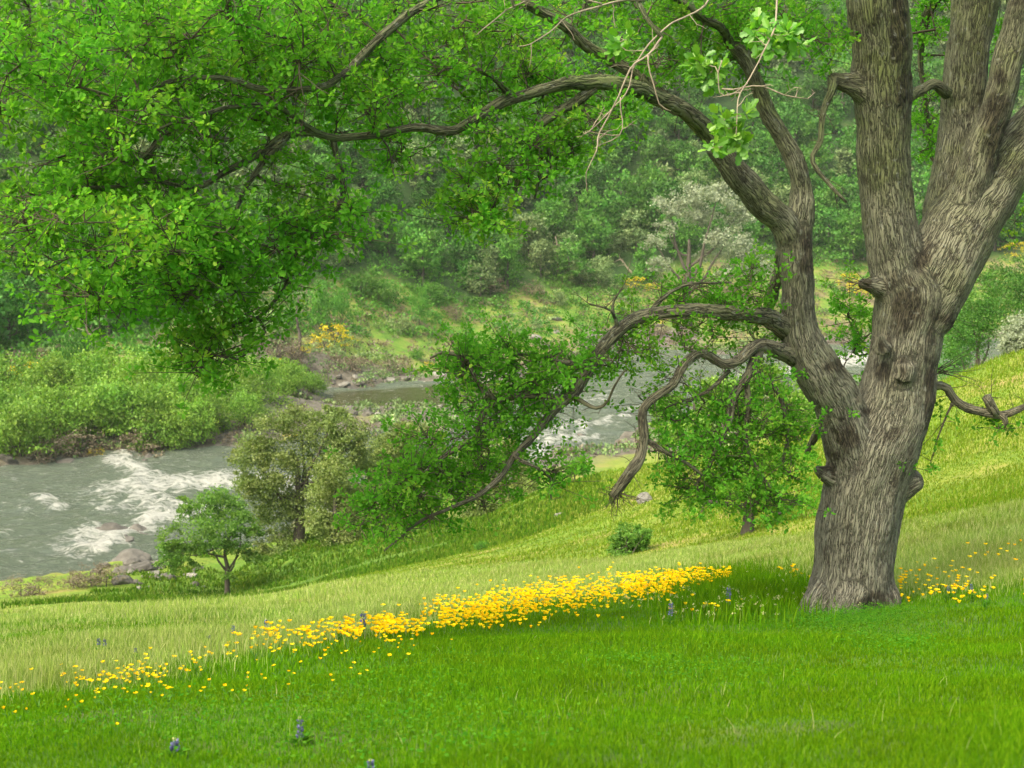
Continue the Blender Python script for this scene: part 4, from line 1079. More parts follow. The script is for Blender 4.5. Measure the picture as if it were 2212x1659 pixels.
def wood(g, H, R, trunk_r, lobes, lean=0.0, forks=6):
    T = Tubes()
    base = np.array([0, 0, -.3]); top = np.array([lean, 0, H * .62])
    p = np.array([base, base * .5 + np.array([lean * .2, 0, H * .15]), top * .6, top])
    q, r = resample(p, np.array([trunk_r * 1.35, trunk_r, trunk_r * .75, trunk_r * .3]), H * .06, H * .015, int(g.integers(99)))
    T.add(q, r, 8, .1, True, 1)
    for L in lobes[1:1 + forks]:
        j = int(len(q) * g.uniform(.3, .75)); a = q[j]; c = np.array(L[:3])
        mid = (a + c) / 2 + g.normal(size=3) * R * .08 + np.array([0, 0, -.05 * H])
        s, rr = resample(np.array([a, mid, c]), np.array([r[j] * .65, r[j] * .4, r[j] * .12]), H * .07, H * .01, int(g.integers(99)))
        T.add(s, rr, 6, .1, False, 2)
    return T
def make_tree(name, label, cat, loc, H, R, n, size, leafm, woodm, seed, group=None, nl=9, trunk_r=.2, z0=.35, lobe=.42, lobes=None, hollow=.55, clump=14, spread=.22, lean=0, crown_name="crown", flat=.8):
    g = np.random.default_rng(seed)
    o = empty(name, loc, label, cat, group)
    lb = lobes if lobes is not None else rand_lobes(g, H, R, nl, z0, lobe, flat)
    t = wood(g, H, R, trunk_r, lb, lean).build("trunk", woodm, o)
    c = card_mesh(crown_name, [crown_cards(g, lb, n, size, hollow=hollow, clump=clump, spread=spread)], leafm, o)
    return o
def gz(x, y): return float(height(np.array([x]), np.array([y]))[0])
def on_ground(u, v): return Vector(hit([u], [v])[0])
def at_d(u, d):
    x = (u - 1106) / FPX * d / CP
    return Vector((x, d, gz(x, d)))

# small oak on the flat by the river
g0 = np.random.default_rng(5)
b = at_d(475, 60); mpp = 60 / FPX * 1.04
def lob(u, v, ru, rv, d=60, base=(475, 1288)):   # lobe in tree space from picture units
    k = d * 1.02 / FPX
    return ((u - base[0]) * k, g0.normal() * ru * k * .5, -(v - base[1]) * k, ru * k, ru * k * 1.0, rv * k)
so = [lob(455, 1130, 62, 40), lob(385, 1145, 38, 22), lob(380, 1190, 42, 20), lob(430, 1100, 45, 24), lob(490, 1095, 45, 24), lob(525, 1130, 35, 30), lob(520, 1180, 40, 22), lob(435, 1180, 35, 25), lob(400, 1110, 28, 20), lob(360, 1200, 24, 22), lob(540, 1200, 22, 18), lob(470, 1165, 40, 25), lob(505, 1245, 24, 16), lob(545, 1155, 22, 18)]
so = [(x - .3, y, z * 1.02, a * .88, b_ * .8, c * .8) for x, y, z, a, b_, c in so] + [lob(g0.uniform(340, 545), g0.uniform(1075, 1225), 19, 13) for _ in range(18)] + [lob(450, 1072, 40, 16), lob(350, 1215, 24, 20), lob(548, 1215, 24, 20), lob(395, 1225, 24, 14)]
make_tree("small_oak", "small round oak standing alone on the flat beside the river", "tree", b, 5.2, 2.6, 21000, .105, M['smalloak'], M['farwood'], 21, lobes=so, trunk_r=.125, hollow=.3, spread=.42, clump=55)

# olive-grey trees on the near bank, centre left
def placed(name, label, cat, u, v, d, lobes_uv, n, size, mat, seed, trunk_r=.2, H=None, spread=.42, group=None, crown_name="crown", hollow=.25, wm=None):
    loc = at_d(u, d) if v is None else Vector(P(u, v, d))
    bu, bv = proj(np.array(loc)); base = (float(bu), float(bv))
    lb = [lob(a, c, e, f, d, base) for a, c, e, f in lobes_uv]
    HH = H or max(l[2] + l[5] for l in lb)
    if len(lb) > 6:      # break the round masses up with many small boughs
        L0 = list(lb); lb = [(a, b_, c, e * .95, f * .95, h * .95) for a, b_, c, e, f, h in L0]
        for a, b_, c, e, f, h in L0:
            for _ in range(3):
                q = unit(g0.normal(size=3) + np.array([0, 0, .2])); lb.append((a + q[0] * e * .85, b_ + q[1] * f * .85, c + q[2] * h * .85, e * .4, f * .4, h * .5))
    return make_tree(name, label, cat, loc, HH, 3, n, size, mat, wm or M['farwood'], seed, group, lobes=lb, trunk_r=trunk_r, spread=spread, crown_name=crown_name, hollow=hollow, clump=45)
placed("willow_tree", "grey green willow leaning over the rapids beside the small oak", "tree", 640, None, 70, [(600, 930, 62, 48), (555, 975, 50, 34), (650, 900, 50, 32), (770, 935, 48, 42), (730, 900, 44, 28), (790, 990, 36, 36), (530, 1040, 30, 22), (590, 1060, 60, 40), (640, 1190, 60, 34), (580, 1190, 40, 34), (700, 1100, 60, 60), (620, 1000, 60, 40), (570, 1030, 55, 25), (690, 940, 55, 40), (740, 980, 50, 45), (650, 1080, 40, 40), (600, 1110, 50, 50), (620, 1170, 45, 40), (560, 1130, 30, 40), (700, 1020, 40, 40)], 60000, .12, M['olive'], 31, .3)
placed("willow_tree", "pale olive willow with rounded plumes left of the hanging oak leaves", "tree", 720, None, 66, [(730, 1015, 40, 34), (705, 1070, 44, 38), (765, 1080, 46, 44), (735, 1140, 50, 36), (690, 1120, 30, 30), (780, 1150, 34, 30)], 22000, .115, M['olive'], 32, .2)
placed("willow_tree", "olive willow below the gravel bar behind the hanging oak leaves", "tree", 860, None, 80, [(840, 960, 45, 30), (800, 1000, 45, 35), (880, 940, 40, 30), (860, 1010, 60, 45), (930, 1000, 50, 50), (820, 1060, 50, 40), (900, 1070, 60, 45), (900, 920, 40, 25)], 34000, .13, M['olive'], 33, .25)
placed("grey_shrub", "silvery grey bush at the top edge of the grassy slope", "shrub", 1045, None, 70, [(1000, 1010, 50, 40), (1060, 980, 55, 40), (1110, 1000, 40, 40), (1040, 1060, 60, 50), (1090, 1070, 42, 45), (1030, 1110, 50, 35), (1080, 1115, 40, 25), (1140, 1040, 30, 40)], 30000, .12, M['olive'], 34, .2)
placed("dark_shrub", "small dark green bush on the crest below the white water", "shrub", 1243, None, 62, [(1243, 1005, 24, 16), (1230, 1020, 18, 14), (1258, 1018, 18, 14)], 2200, .10, M['smalloak'], 35, .05)
placed("slope_shrub", "lone round bush on the yellow grass slope", "shrub", 1357, None, float(on_ground(1357, 1200).y), [(1350, 1150, 28, 18), (1375, 1160, 26, 20), (1340, 1175, 26, 18), (1365, 1185, 36, 20), (1390, 1150, 18, 16), (1335, 1195, 26, 14), (1385, 1180, 22, 18)], 9000, .05, M['smalloak'], 36, .04)
# oak behind the big tree
placed("young_oak", "spreading oak behind the big trunk with a short grey bole", "tree", 1625, None, 27, [(1570, 1080, 50, 20), (1510, 1100, 35, 18), (1545, 1060, 30, 16), (1700, 1090, 50, 22), (1640, 1050, 45, 20), (1560, 1040, 40, 20), (1740, 1060, 35, 34), (1700, 1145, 40, 11), (1720, 990, 40, 36), (1650, 990, 45, 30), (1660, 1120, 30, 12), (1590, 1000, 35, 24)], 8500, .052, M['oakleaf'], 37, .14, spread=.6)
placed("young_oak", "soft green tree beyond the slope between the limbs and the trunk", "tree", 1500, None, 66, [(1490, 930, 50, 40), (1550, 900, 60, 40), (1620, 900, 60, 50), (1690, 880, 60, 50), (1450, 900, 40, 50), (1700, 960, 50, 40), (1560, 850, 60, 40), (1640, 820, 55, 40), (1800, 860, 50, 50), (1760, 820, 50, 40)], 24000, .17, M['willow'], 38, .2)
# right side
RG = "trees beyond the hill crest on the right"
for i, (u, d, lb, mt, lab) in enumerate([
    (2110, 84, [(2100, 720, 55, 50), (2070, 760, 45, 45), (2140, 680, 60, 50), (2110, 640, 50, 50), (2085, 690, 40, 50)], 'midtree', "mid green tree right of the trunk above the yellow hill crest"),
    (2190, 92, [(2180, 640, 60, 50), (2200, 590, 50, 40), (2150, 610, 40, 40), (2230, 650, 60, 60)], 'darktree', "darker tree at the right edge above the hill crest"),
    (2195, 76, [(2190, 720, 32, 36), (2210, 740, 40, 35), (2180, 750, 25, 25)], 'palebare', "pale grey smoky bush at the right edge on the crest"),
    (2060, 105, [(2060, 700, 40, 60), (2050, 780, 40, 50)], 'darktree', "narrow dark tree close beside the trunk on the right")]):
    placed("crest_tree", lab, "tree", u, None, d, lb, 9000, .14, M[mt], 60 + i, .2, group=RG)

# pale grey tree with a dark trunk on the far bank
pt = placed("pale_tree", "pale grey bare looking tree with dark forked trunk on the far bank", "tree", 1482, None, 228, [(1490, 430, 40, 22), (1440, 455, 38, 20), (1540, 430, 42, 22), (1590, 470, 40, 24), (1440, 500, 32, 18), (1560, 520, 48, 22), (1415, 530, 24, 24), (1600, 545, 45, 26), (1510, 470, 45, 22), (1640, 585, 45, 18), (1700, 600, 45, 16), (1580, 590, 35, 16), (1425, 575, 24, 18), (1530, 560, 30, 14)], 20000, .36, M['palebare'], 71, .75, spread=.5)

# ------------------------------------------------------------------ far hillside forest
def build_forest():
    g = np.random.default_rng(17)
    protos = {}
    specs = {'dark': (M['darktree'], 4), 'grey': (M['greytree'], 4), 'mid': (M['midtree'], 4)}
    nm = {'dark': "evergreen_tree", 'grey': "grey_oak", 'mid': "broadleaf_tree"}
    for k, (mt, c) in specs.items():
        protos[k] = []
        for i in range(c):
            H = 6.2 + .8 * (i % 2); R = 3.3 - .5 * (i % 3)
            gg = np.random.default_rng(100 + i * 7 + len(k))
            lb = rand_lobes(gg, H, R, 15, .10, .30 + .03 * i, .95)
            tm = wood(gg, H, R, .16, lb, 0, 3).build("trunk", M['farwood'])
            cm = card_mesh("crown", [crown_cards(gg, lb, 3000, .33, hollow=.75, clump=22, spread=.40, up=.6)], mt)
            protos[k].append((tm, cm, lb))
    pts = []
    y = 150.0
    while y < 400:
        st = 5.6 + (y - 150) * .012
        x = -.62 * y
        while x < .62 * y:
            xx, yy = x + g.normal() * 1.7, y + g.normal() * 1.7
            if forest_w(np.array([xx]), np.array([yy]))[0] > .35 + .3 * g.random(): pts.append((xx, yy))
            x += st
        y += st * .86
    pts = np.array(pts); z = height(pts[:, 0], pts[:, 1])
    P3 = np.concatenate([pts, z[:, None]], 1)
    pu, pv = proj(P3 + np.array([0, 0, 3.]))
    inside = (pu > -120) & (pu < 2330) & (pv > -140)
    P3, pu, pv = P3[inside], pu[inside], pv[inside]
    sc = g.uniform(.85, 1.55, len(P3)) * (1 + .15 * (P3[:, 1] > 260))
    kn = vnoise(P3[:, 0] * .05, P3[:, 1] * .05, 0, 91) + g.normal(size=len(P3)) * .6
    kinds = np.where(kn > .35, 'grey', np.where(kn < -.35, 'dark', 'mid'))
    show = sc / P3[:, 1] * np.where((pv < -10) | (pu < -20) | (pu > 2230), .01, 1) * np.where((pu < 560) & (pv < 600), .55, 1) * np.where((pu > 1840), .7, 1)
    order = np.argsort(-show)
    solo = order[:285]; rest = order[285:]
    desc = {'dark': "dark green tree", 'grey': "grey green oak", 'mid': "fresh green tree"}
    def col(u):
        for lim, t in ((200, "at the far left edge"), (450, "behind the left leaves"), (650, "by the drooping branch"), (850, "under the arching limb"), (1050, "behind the limb's bend"),
                       (1250, "left of the bare twigs"), (1450, "right of the bare twigs"), (1700, "behind the oak's left stem"), (1900, "between the oak stems"), (9999, "right of the oak")):
            if u < lim: return t
    def row(v):
        for lim, t in ((150, "near the hilltop"), (330, "high on the hill"), (450, "halfway up"), (540, "below mid slope"), (620, "low on the hill")):
            if v < lim: return t
        return "at the forest foot"
    cells = {}
    for i in solo: cells.setdefault((desc[kinds[i]], row(pv[i]), col(pu[i])), []).append(i)
    lab = {}
    for (a, r_, c_), ids in cells.items():
        ids.sort(key=lambda i: pu[i])
        names = {1: [""], 2: ["left ", "right "], 3: ["left ", "middle ", "right "]}.get(len(ids)) or [["first ", "second ", "third ", "fourth ", "fifth ", "sixth ", "seventh ", "eighth "][min(j, 7)] for j in range(len(ids))]
        for i, q in zip(ids, names):
            lab[i] = f"{q}{a} {r_} {c_}" if len(ids) < 4 else f"{q}{a} from the left {r_} {c_}"
    for i in solo:
        k = kinds[i]; tm, cm, lb = protos[k][g.integers(4)]
        e = empty(nm[k], P3[i], lab[i], "tree", "trees on the far hillside")
        s = sc[i]; e.scale = (s, s, s * g.uniform(.85, 1.3)); e.rotation_euler = (0, 0, g.random() * 6.28)
        for src in (tm, cm):
            c = src.copy(); COL.objects.link(c); c.parent = e
    for k in protos:
        for tm, cm, lb in protos[k]:
            bpy.data.objects.remove(tm); bpy.data.objects.remove(cm)
    for k in ('dark', 'grey', 'mid'):
        A = []
        tmpl = []
        for i in range(4):
            gg = np.random.default_rng(200 + i)
            tmpl.append(crown_cards(gg, rand_lobes(gg, 6.2, 3.3, 11, .10, .34, .95), 800, .56, hollow=.7, clump=7, spread=.3, up=.6))
        for i in rest:
            if kinds[i] != k: continue
            v, f, r = tmpl[g.integers(4)]
            th = g.random() * 6.28; c, s_ = math.cos(th), math.sin(th)
            q = np.stack([v[:, 0] * c - v[:, 1] * s_, v[:, 0] * s_ + v[:, 1] * c, v[:, 2] * g.uniform(.85, 1.3)], 1) * sc[i] + P3[i]
            A.append((q, f, np.clip(r + g.normal() * .15, 0, 1)))
        if A:
            o = card_mesh("distant_forest", A, specs[k][0])
            tag(o, {"dark": "dark evergreen part", "grey": "grey green part", "mid": "fresh green part"}[k] + " of the forest on the upper far hillside", "forest", kind="stuff")
    print("forest", len(P3), "solo", len(solo))
build_forest(); tick("forest")

# ------------------------------------------------------------------ riverside shrubs, broom, brush
def build_bank():
    g = np.random.default_rng(23)
    def bush_proto(mat, seed, n=4200, size=.16, z0=.05, nl=9, lobe=.45, hollow=.45):
        gg = np.random.default_rng(seed)
        lb = rand_lobes(gg, 3.0, 2.3, nl, z0, lobe, .9)
        return (wood(gg, 3.0, 2.3, .07, lb, 0, 5).build("stem", M['farwood']), card_mesh("foliage", [crown_cards(gg, lb, n, size, hollow=hollow, clump=16, spread=.42)], mat))
    PW = [bush_proto(M['willow'], 300 + i) for i in range(4)]
    PB = [bush_proto(M['broom'], 320 + i, 420, .2, .1, 5, .35, .5) for i in range(2)]
    PK = [bush_proto(M['brush'], 340 + i, 1300, .17, .0, 8, .45, .3) for i in range(3)]
    PG = [bush_proto(M['greytree'], 360 + i, 1800, .22) for i in range(2)]
    PM = [bush_proto(M['midtree'], 380 + i, 1800, .22) for i in range(2)]
    def put(name, protos, u, v, s, label, group, cat="shrub", sz=1.0, d=None):
        loc = on_ground(u, v) if d is None else at_d(u, d)
        a, b_ = protos[g.integers(len(protos))]
        e = empty(name, loc, label, cat, group); e.scale = (s, s, s * sz); e.rotation_euler = (0, 0, g.random() * 6.28)
        for src in (a, b_):
            c = src.copy(); COL.objects.link(c); c.parent = e
        return e
    # willow thicket on the far shore, left
    spots = [(20, 870, 1.9), (70, 900, 1.7), (130, 880, 1.7), (190, 890, 1.8), (250, 880, 2.0), (300, 900, 1.9), (350, 890, 1.9), (230, 940, 2.0), (290, 950, 1.9), (340, 960, 1.6), (170, 950, 1.9), (110, 970, 1.8), (50, 985, 1.9), (5, 960, 1.9),
             (400, 930, 1.8), (450, 900, 1.5), (500, 880, 1.6), (560, 870, 1.5), (610, 860, 1.4), (420, 970, 1.5), (380, 975, 1.3), (470, 950, 1.4), (520, 930, 1.2), (660, 860, 1.2), (400, 870, 1.5), (350, 850, 1.5), (240, 845, 1.4), (540, 900, 1.3), (150, 840, 1.3), (480, 850, 1.2), (690, 850, 1.0), (590, 840, 1.2)]
    words = ["thicket's far left end", "left part of the thicket", "middle of the thicket", "right half of the thicket", "thicket's right end"]
    cnt = {}
    for (u, v, s) in spots:
        w_ = words[0 if u < 80 else 1 if u < 220 else 2 if u < 370 else 3 if u < 520 else 4]
        r_ = "at the water's edge" if v > 930 else "in its second row" if v > 875 else "in its back row"
        cnt.setdefault((w_, r_), []).append((u, v, s))
    for (w_, r_), L in cnt.items():
        L.sort()
        q = {1: [""], 2: ["left ", "right "], 3: ["left ", "middle ", "right "]}.get(len(L), ["first ", "second ", "third ", "fourth ", "fifth ", "sixth "])
        for (u, v, s), n_ in zip(L, q):
            put("willow_bush", PW, u + g.normal() * 5, v + g.normal() * 4, s * .88, f"{n_}light green willow bush {r_}, {w_}".replace("in its back", "in the back").replace("in its second", "in the second"), "willow thicket on the far shore", sz=1.15)
    # small conical saplings
    for (u, v, s, t) in ((165, 838, 1.0, "left above the willow thicket"), (695, 712, .9, "standing in the clearing over the broom"), (905, 700, .9, "on the far bank below the forest"), (740, 700, .8, "right of its taller neighbour on the bank")):
        put("sapling", PM, u, v, s, "slim upright fresh green sapling " + t, "saplings on the far bank", "tree", 2.4)
    # broom
    for i, (u, v, s, t) in enumerate([(722, 752, 1.5, "biggest, in the clearing on the far bank"), (700, 765, 1.0, "in front of the biggest one"), (745, 755, .9, "right beside the biggest one"), (100, 832, 1.3, "behind the thicket on the left"), (15, 838, 1.0, "at the left edge behind the thicket"), (225, 815, .8, "above the middle of the thicket"),
                                      (1372, 625, 1.3, "high on the right bank under the forest"), (1410, 628, .8, "beside the high one under the forest"), (1850, 645, 1.6, "between the oak stems, larger"), (1835, 618, 1.3, "between the oak stems, upper"), (1875, 640, 1.2, "close left of the oak trunk"), (1455, 700, 1.4, "under the lower oak limb"),
                                      (372, 798, .6, "above the thicket's right half"), (925, 800, .5, "by the rocky edge of the pool"), (960, 805, .5, "on the rocks right of the pool"), (655, 775, .7, "left of the clearing"), (435, 945, .7, "inside the thicket near the rapids"), (205, 990, .5, "at the rocky water's edge"), (630, 955, .5, "by the willow at the rapids"), (2190, 560, 1.6, "at the right edge below the forest"), (590, 800, .6, "right of the thicket's back row")]):
        put("broom_bush", PB, u, v, s, "yellow flowering broom bush " + t, "yellow broom bushes", sz=.8)
    # brown brush and grey shrubs
    GR = "brown brush along the banks"
    for i, (u, v, s, t) in enumerate([(180, 985, 1.3, "under the thicket beside the water"), (310, 985, 1.4, "under the thicket at the rapids"), (120, 1000, 1.1, "at the left waterline"), (600, 780, 1.6, "left of the broom clearing"), (640, 800, 1.2, "right behind the thicket"), (760, 800, 1.1, "on the rocks above the pool"),
                                      (860, 800, 1.1, "above the dark pool"), (930, 790, 1.0, "over the pool's right end"), (985, 690, 1.2, "in the meadow of the far bank"), (1060, 640, 1.4, "below the forest edge"), (1150, 640, 1.3, "right along the forest edge"), (1420, 730, 1.2, "behind the lower limb"), (1560, 700, 1.4, "behind the fork of the limbs"), (1600, 640, 1.6, "below the pale tree"), (1700, 620, 1.5, "right of the pale tree")]):
        put("brown_brush", PK, u, v, s, "dry brown brush " + t, GR, sz=.75)
    for i, (u, d, s, t) in enumerate([(135, 60, .42, "left of the driftwood pile"), (175, 61, .5, "beside the boulders"), (210, 61, .45, "touching the boulders"), (20, 58, .45, "at the left edge by the water"), (60, 59, .4, "between edge and driftwood")]):
        put("brown_brush", PK, u, None, s, "low twiggy brown brush on the near shore " + t, GR, sz=.8, d=d)
    for i, (u, v, s, t) in enumerate([(1030, 625, 1.5, "round, at the forest foot"), (1240, 610, 1.6, "left of the pale tree"), (840, 660, 1.5, "right of the saplings"), (870, 720, .9, "in the meadow"), (930, 650, 1.3, "near the slim sapling"), (1200, 660, 1.0, "alone on the bank"), (620, 720, 1.2, "left of the clearing"), (1310, 620, 1.1, "under the forest near the broom"), (780, 640, 1.4, "behind the saplings"), (570, 740, 1.3, "above the thicket"), (900, 780, .6, "above the pool"), (1700, 680, 1.2, "behind the fork of the oak"), (1330, 700, .8, "by the stony shore"), (1160, 710, .6, "low among the stones")]):
        put("grey_green_shrub", PG if i % 2 else PM, u, v, s, "grey green shrub on the far bank " + t, "shrubs on the far bank")
    for (u, v, s, t) in ((1075, 1100, .3, "dark, in the shade"), (1040, 1208, .14, "tiny, on the open grass"),):
        put("slope_bush", PM, u, v, s, "small green bush on the grassy slope " + t, None)
    # dead leaning trees
    T = Tubes()
    for L in (PW, PB, PK, PG, PM):
        for a, b_ in L: bpy.data.objects.remove(a); bpy.data.objects.remove(b_)
    for i, (pts, lab) in enumerate([([(152, 745), (158, 715), (165, 700), (170, 665)], "pale dead snag leaning above the left thicket"), ([(210, 740), (190, 715), (178, 690)], "thin grey fallen trunk left of the clearing"),
                                    ([(650, 775), (648, 730), (640, 690), (645, 640)], "bare dark young tree in front of the clearing"), ([(1372, 590), (1340, 560)], "short pale log in the bank scrub"), ([(1205, 590), (1203, 540), (1200, 510)], "slim bare trunk among the trees at the forest foot")]):
        t = Tubes(); b0 = on_ground(*pts[0]); d = b0.y
        p = np.array([P(u, v, d) for u, v in pts]); p[0] = np.array(b0) - np.array([0, 0, .3])
        q, r = resample(p, np.linspace(.28, .08, len(p)), .5, .15, i)
        t.add(q, r, 7, .15, True, i)
        for _ in range(7):
            j = g.integers(len(q) // 3, len(q)); e = q[j] + unit(g.normal(size=3) + np.array([0, 0, .6])) * 1.6
            t.add(np.array([q[j], (q[j] + e) / 2 + g.normal(size=3) * .1, e]), np.array([.07, .05, .02]), 5, 0, False, 0)
        o = t.build("dead_tree", M['palewood'] if i != 2 else M['farwood']); tag(o, lab, "dead tree")
build_bank(); tick("bank")

def build_scrub():
    g = np.random.default_rng(77)
    for mat, n, seedv, sz, nm_, lab in ((M['greytree'], 2600, 3, .6, "bank_scrub", "low grey green scrub covering the far bank"), (M['brush'], 2200, 4, .55, "dry_scrub", "dry brown scrub and stalks over the far bank"), (M['midtree'], 2600, 5, .8, "forest_undergrowth", "green undergrowth along the forest foot")):
        x = g.uniform(-.5, .5, n * 9); y = g.uniform(118, 285, n * 9); x = x * y
        fe = forest_edge(x, y); sdv = river_sd(x, y)
        if nm_ == "forest_undergrowth": w_ = (y > fe - 14) & (y < fe + 25)
        else: w_ = (y < fe + 6)
        pn = vnoise(x * .09, y * .09, 0, seedv * 13) + .5 * vnoise(x * .3, y * .3, 0, seedv)
        ok = w_ & (sdv < -2.0) & (pn > (-.35 if nm_ == "forest_undergrowth" else -.02))
        x, y = x[ok][:n], y[ok][:n]
        c = np.stack([x, y, height(x, y)], 1)
        k = 26
        sc_ = np.repeat(sz * g.uniform(.5, 1.9, len(c)), k)
        d_ = unit(g.normal(size=(len(c) * k, 3)) + np.array([0, 0, .6])); d_[:, 2] = np.abs(d_[:, 2])
        pos = np.repeat(c, k, 0) + d_ * sc_[:, None] * np.array([1.3, 1.3, .8]) * (g.random(len(sc_)) ** .4)[:, None]
        A = [cards(pos, unit(d_ + g.normal(size=d_.shape) * .6), unit(d_ + g.normal(size=d_.shape) * .5), sc_ * .42, DIA, DIA_F, g, np.clip(np.repeat(g.normal(.5, .2, len(c)), k) + g.normal(size=len(sc_)) * .15, 0, 1))]
        tag(card_mesh(nm_, A, mat), lab, "scrub", kind="stuff")
build_scrub()

# ------------------------------------------------------------------ rocks
def build_rocks():
    import bmesh
    g = np.random.default_rng(29)
    protos = []
    for i in range(8):
        bm = bmesh.new(); bmesh.ops.create_icosphere(bm, subdivisions=4, radius=1.0)
        co = np.array([v.co[:] for v in bm.verts])
        st = np.array([1.25, .95, .62]) * g.uniform(.8, 1.2, 3)
        # facets: cut by random planes, then roughen
        c = co.copy()
        for _ in range(11):
            n = unit(g.normal(size=3)); h = g.uniform(.55, .9)
            dd = c @ n; over = dd > h
            c[over] -= np.outer(dd[over] - h, n) * .9
        c = c * (1 + .10 * fbm(co[:, 0] * 2 + i * 5, co[:, 1] * 2, co[:, 2] * 2, 33, 4))[:, None] * st
        for v, q in zip(bm.verts, c): v.co = q
        me = bpy.data.meshes.new("boulder"); bm.to_mesh(me); bm.free()
        protos.append(me)
    def rock(name, loc, s, label, group, mat):
        me = protos[g.integers(8)].copy() if False else protos[g.integers(8)]
        o = bpy.data.objects.new(name, me); COL.objects.link(o)
        o.location = loc; o.scale = (s, s * g.uniform(.8, 1.2), s * g.uniform(.75, 1.2)); o.rotation_euler = (g.normal() * .25, g.normal() * .25, g.random() * 6.28)
        if not me.materials: me.materials.append(None)
        o.material_slots[0].link = 'OBJECT'; o.material_slots[0].material = mat
        tag(o, label, "rock", group); return o
    def many(n, fn, name, lab, group, mats, s0, s1, d=None):
        for i in range(n):
            u, v = fn()
            p = on_ground(u, v) if d is None else at_d(u, d + v)
            if p.z < Z_W - .6: p.z = Z_W - .2
            s = s0 + (s1 - s0) * g.random() ** 2
            rock(name, p, s * .95, lab, group, mats[g.integers(len(mats))])
    R_, Pm = M['rock'], M['palerock']
    many(26, lambda: (g.uniform(185, 345), g.uniform(1192, 1262)), "boulder", "dark boulder in the jumble on the near shore left of the small oak", "boulders on the near shore", [R_], .3, .8)
    many(9, lambda: (g.uniform(195, 325), g.uniform(1195, 1245)), "boulder", "big dark boulder in the jumble on the near shore left of the small oak", "big boulders on the near shore", [R_], 1.0, 1.9)
    many(26, lambda: (g.uniform(270, 460), g.uniform(1232, 1272)), "boulder", "pale rounded rock on the shore around the small oak", "pale rocks by the small oak", [Pm, R_], .15, .45)
    many(42, lambda: (g.uniform(700, 960), g.uniform(885, 945)), "boulder", "stone on the gravel bar beside the dark pool", "stones of the gravel bar", [R_, R_, Pm], .3, .9)
    many(34, lambda: (g.uniform(680, 960), g.uniform(812, 842)), "boulder", "rock in the low bank above the dark pool", "rocks above the pool", [R_, R_, Pm], .4, 1.2)
    many(24, lambda: (g.uniform(1140, 1470), g.uniform(700, 770)), "boulder", "grey stone on the stony far shore behind the lower limb", "stones on the far shore", [R_, R_, Pm], .4, 1.2)
    many(10, lambda: (g.uniform(1195, 1300), g.uniform(972, 990)), "boulder", "dark rock at the near edge of the white water", "rocks beside the white water", [R_], .6, 1.3)
    many(22, lambda: (g.uniform(0, 330), g.uniform(988, 1025)), "boulder", "rock along the waterline under the willow thicket", "rocks under the thicket", [R_], .4, 1.2)
    many(5, lambda: (g.uniform(275, 330), g.uniform(1000, 1060)), "boulder", "dark rock breaking the rapids", "rocks in the rapids", [R_], .5, .9)
    for (u, v, s, t) in ((1395, 1105, .33, "pale flat stone on the grassy slope under the knobbly stump"), (1210, 1127, .2, "small white stone on the middle of the grass slope"), (1165, 1150, .13, "tiny grey stone left of the white one on the slope"), (1130, 855, .9, "rock at the pool mouth under the leaves"), (1205, 690, 1.1, "dark single boulder in the far meadow"), (1300, 735, 1.0, "round dark boulder by the far shore")):
        rock("stone", on_ground(u, v), s, t, None, Pm if 'dark' not in t else R_)
    for (u, v) in ((1040, 1235, ), (1100, 1195), (620, 1255)):
        pass
build_rocks(); tick("rocks")

# ------------------------------------------------------------------ poppies and lupines
def petal_mat():
    m, nt, out = mat_new("poppy_petal")
    oi = N(nt, "ShaderNodeObjectInfo")
    at = N(nt, "ShaderNodeAttribute", attribute_name="rnd")
    f = math_(nt, 'FRACT', math_(nt, 'ADD', oi.outputs["Random"], at.outputs["Fac"]))
    c = ramp(nt, f, [(0, (.88, .47, .004)), (.5, (.92, .61, .008)), (1, (.95, .72, .016))])
    d = N(nt, "ShaderNodeBsdfDiffuse"); t = N(nt, "ShaderNodeBsdfTranslucent")
    nt.links.new(c, d.inputs[0]); nt.links.new(c, t.inputs[0])
    mx = N(nt, "ShaderNodeMixShader", i_0=.35); nt.links.new(d.outputs[0], mx.inputs[1]); nt.links.new(t.outputs[0], mx.inputs[2])
    nt.links.new(mx.outputs[0], out.inputs[0]); return m
M['petal'] = petal_mat()
M['stem'] = plain_mat("flower_stem", (.07, .2, .02), .7, .2, 10)
M['lupine'] = plain_mat("lupine_floret", (.12, .13, .27), .7, .5, 40)
M['lupinetip'] = plain_mat("lupine_tip", (.42, .45, .16), .7, .3, 40)
def bloom(g, open_=.5, r=.026):
    """cup of four overlapping petals"""
    V, F = [], []
    for k in range(4):
        a = k * math.pi / 2 + .3
        rows = []
        for (t, wd, z) in ((.12, .3, .0), (.55, .85, .35 * (1.2 - open_)), (.85, .95, .75 * (1.2 - open_)), (1.0, .6, .92 * (1.2 - open_))):
            for s in (-1, 0, 1):
                aa = a + s * wd * .75
                rr = r * t * (1.0 if s == 0 else .96) * (.55 + .6 * open_)
                rows.append((rr * math.cos(aa), rr * math.sin(aa), r * 1.3 * z + (0 if s == 0 else .001 * s)))
        b0 = len(V); V += rows
        for i in range(3):
            for j in range(2):
                q = b0 + i * 3 + j; F.append((q, q + 1, q + 4, q + 3))
    return np.array(V), np.array(F)
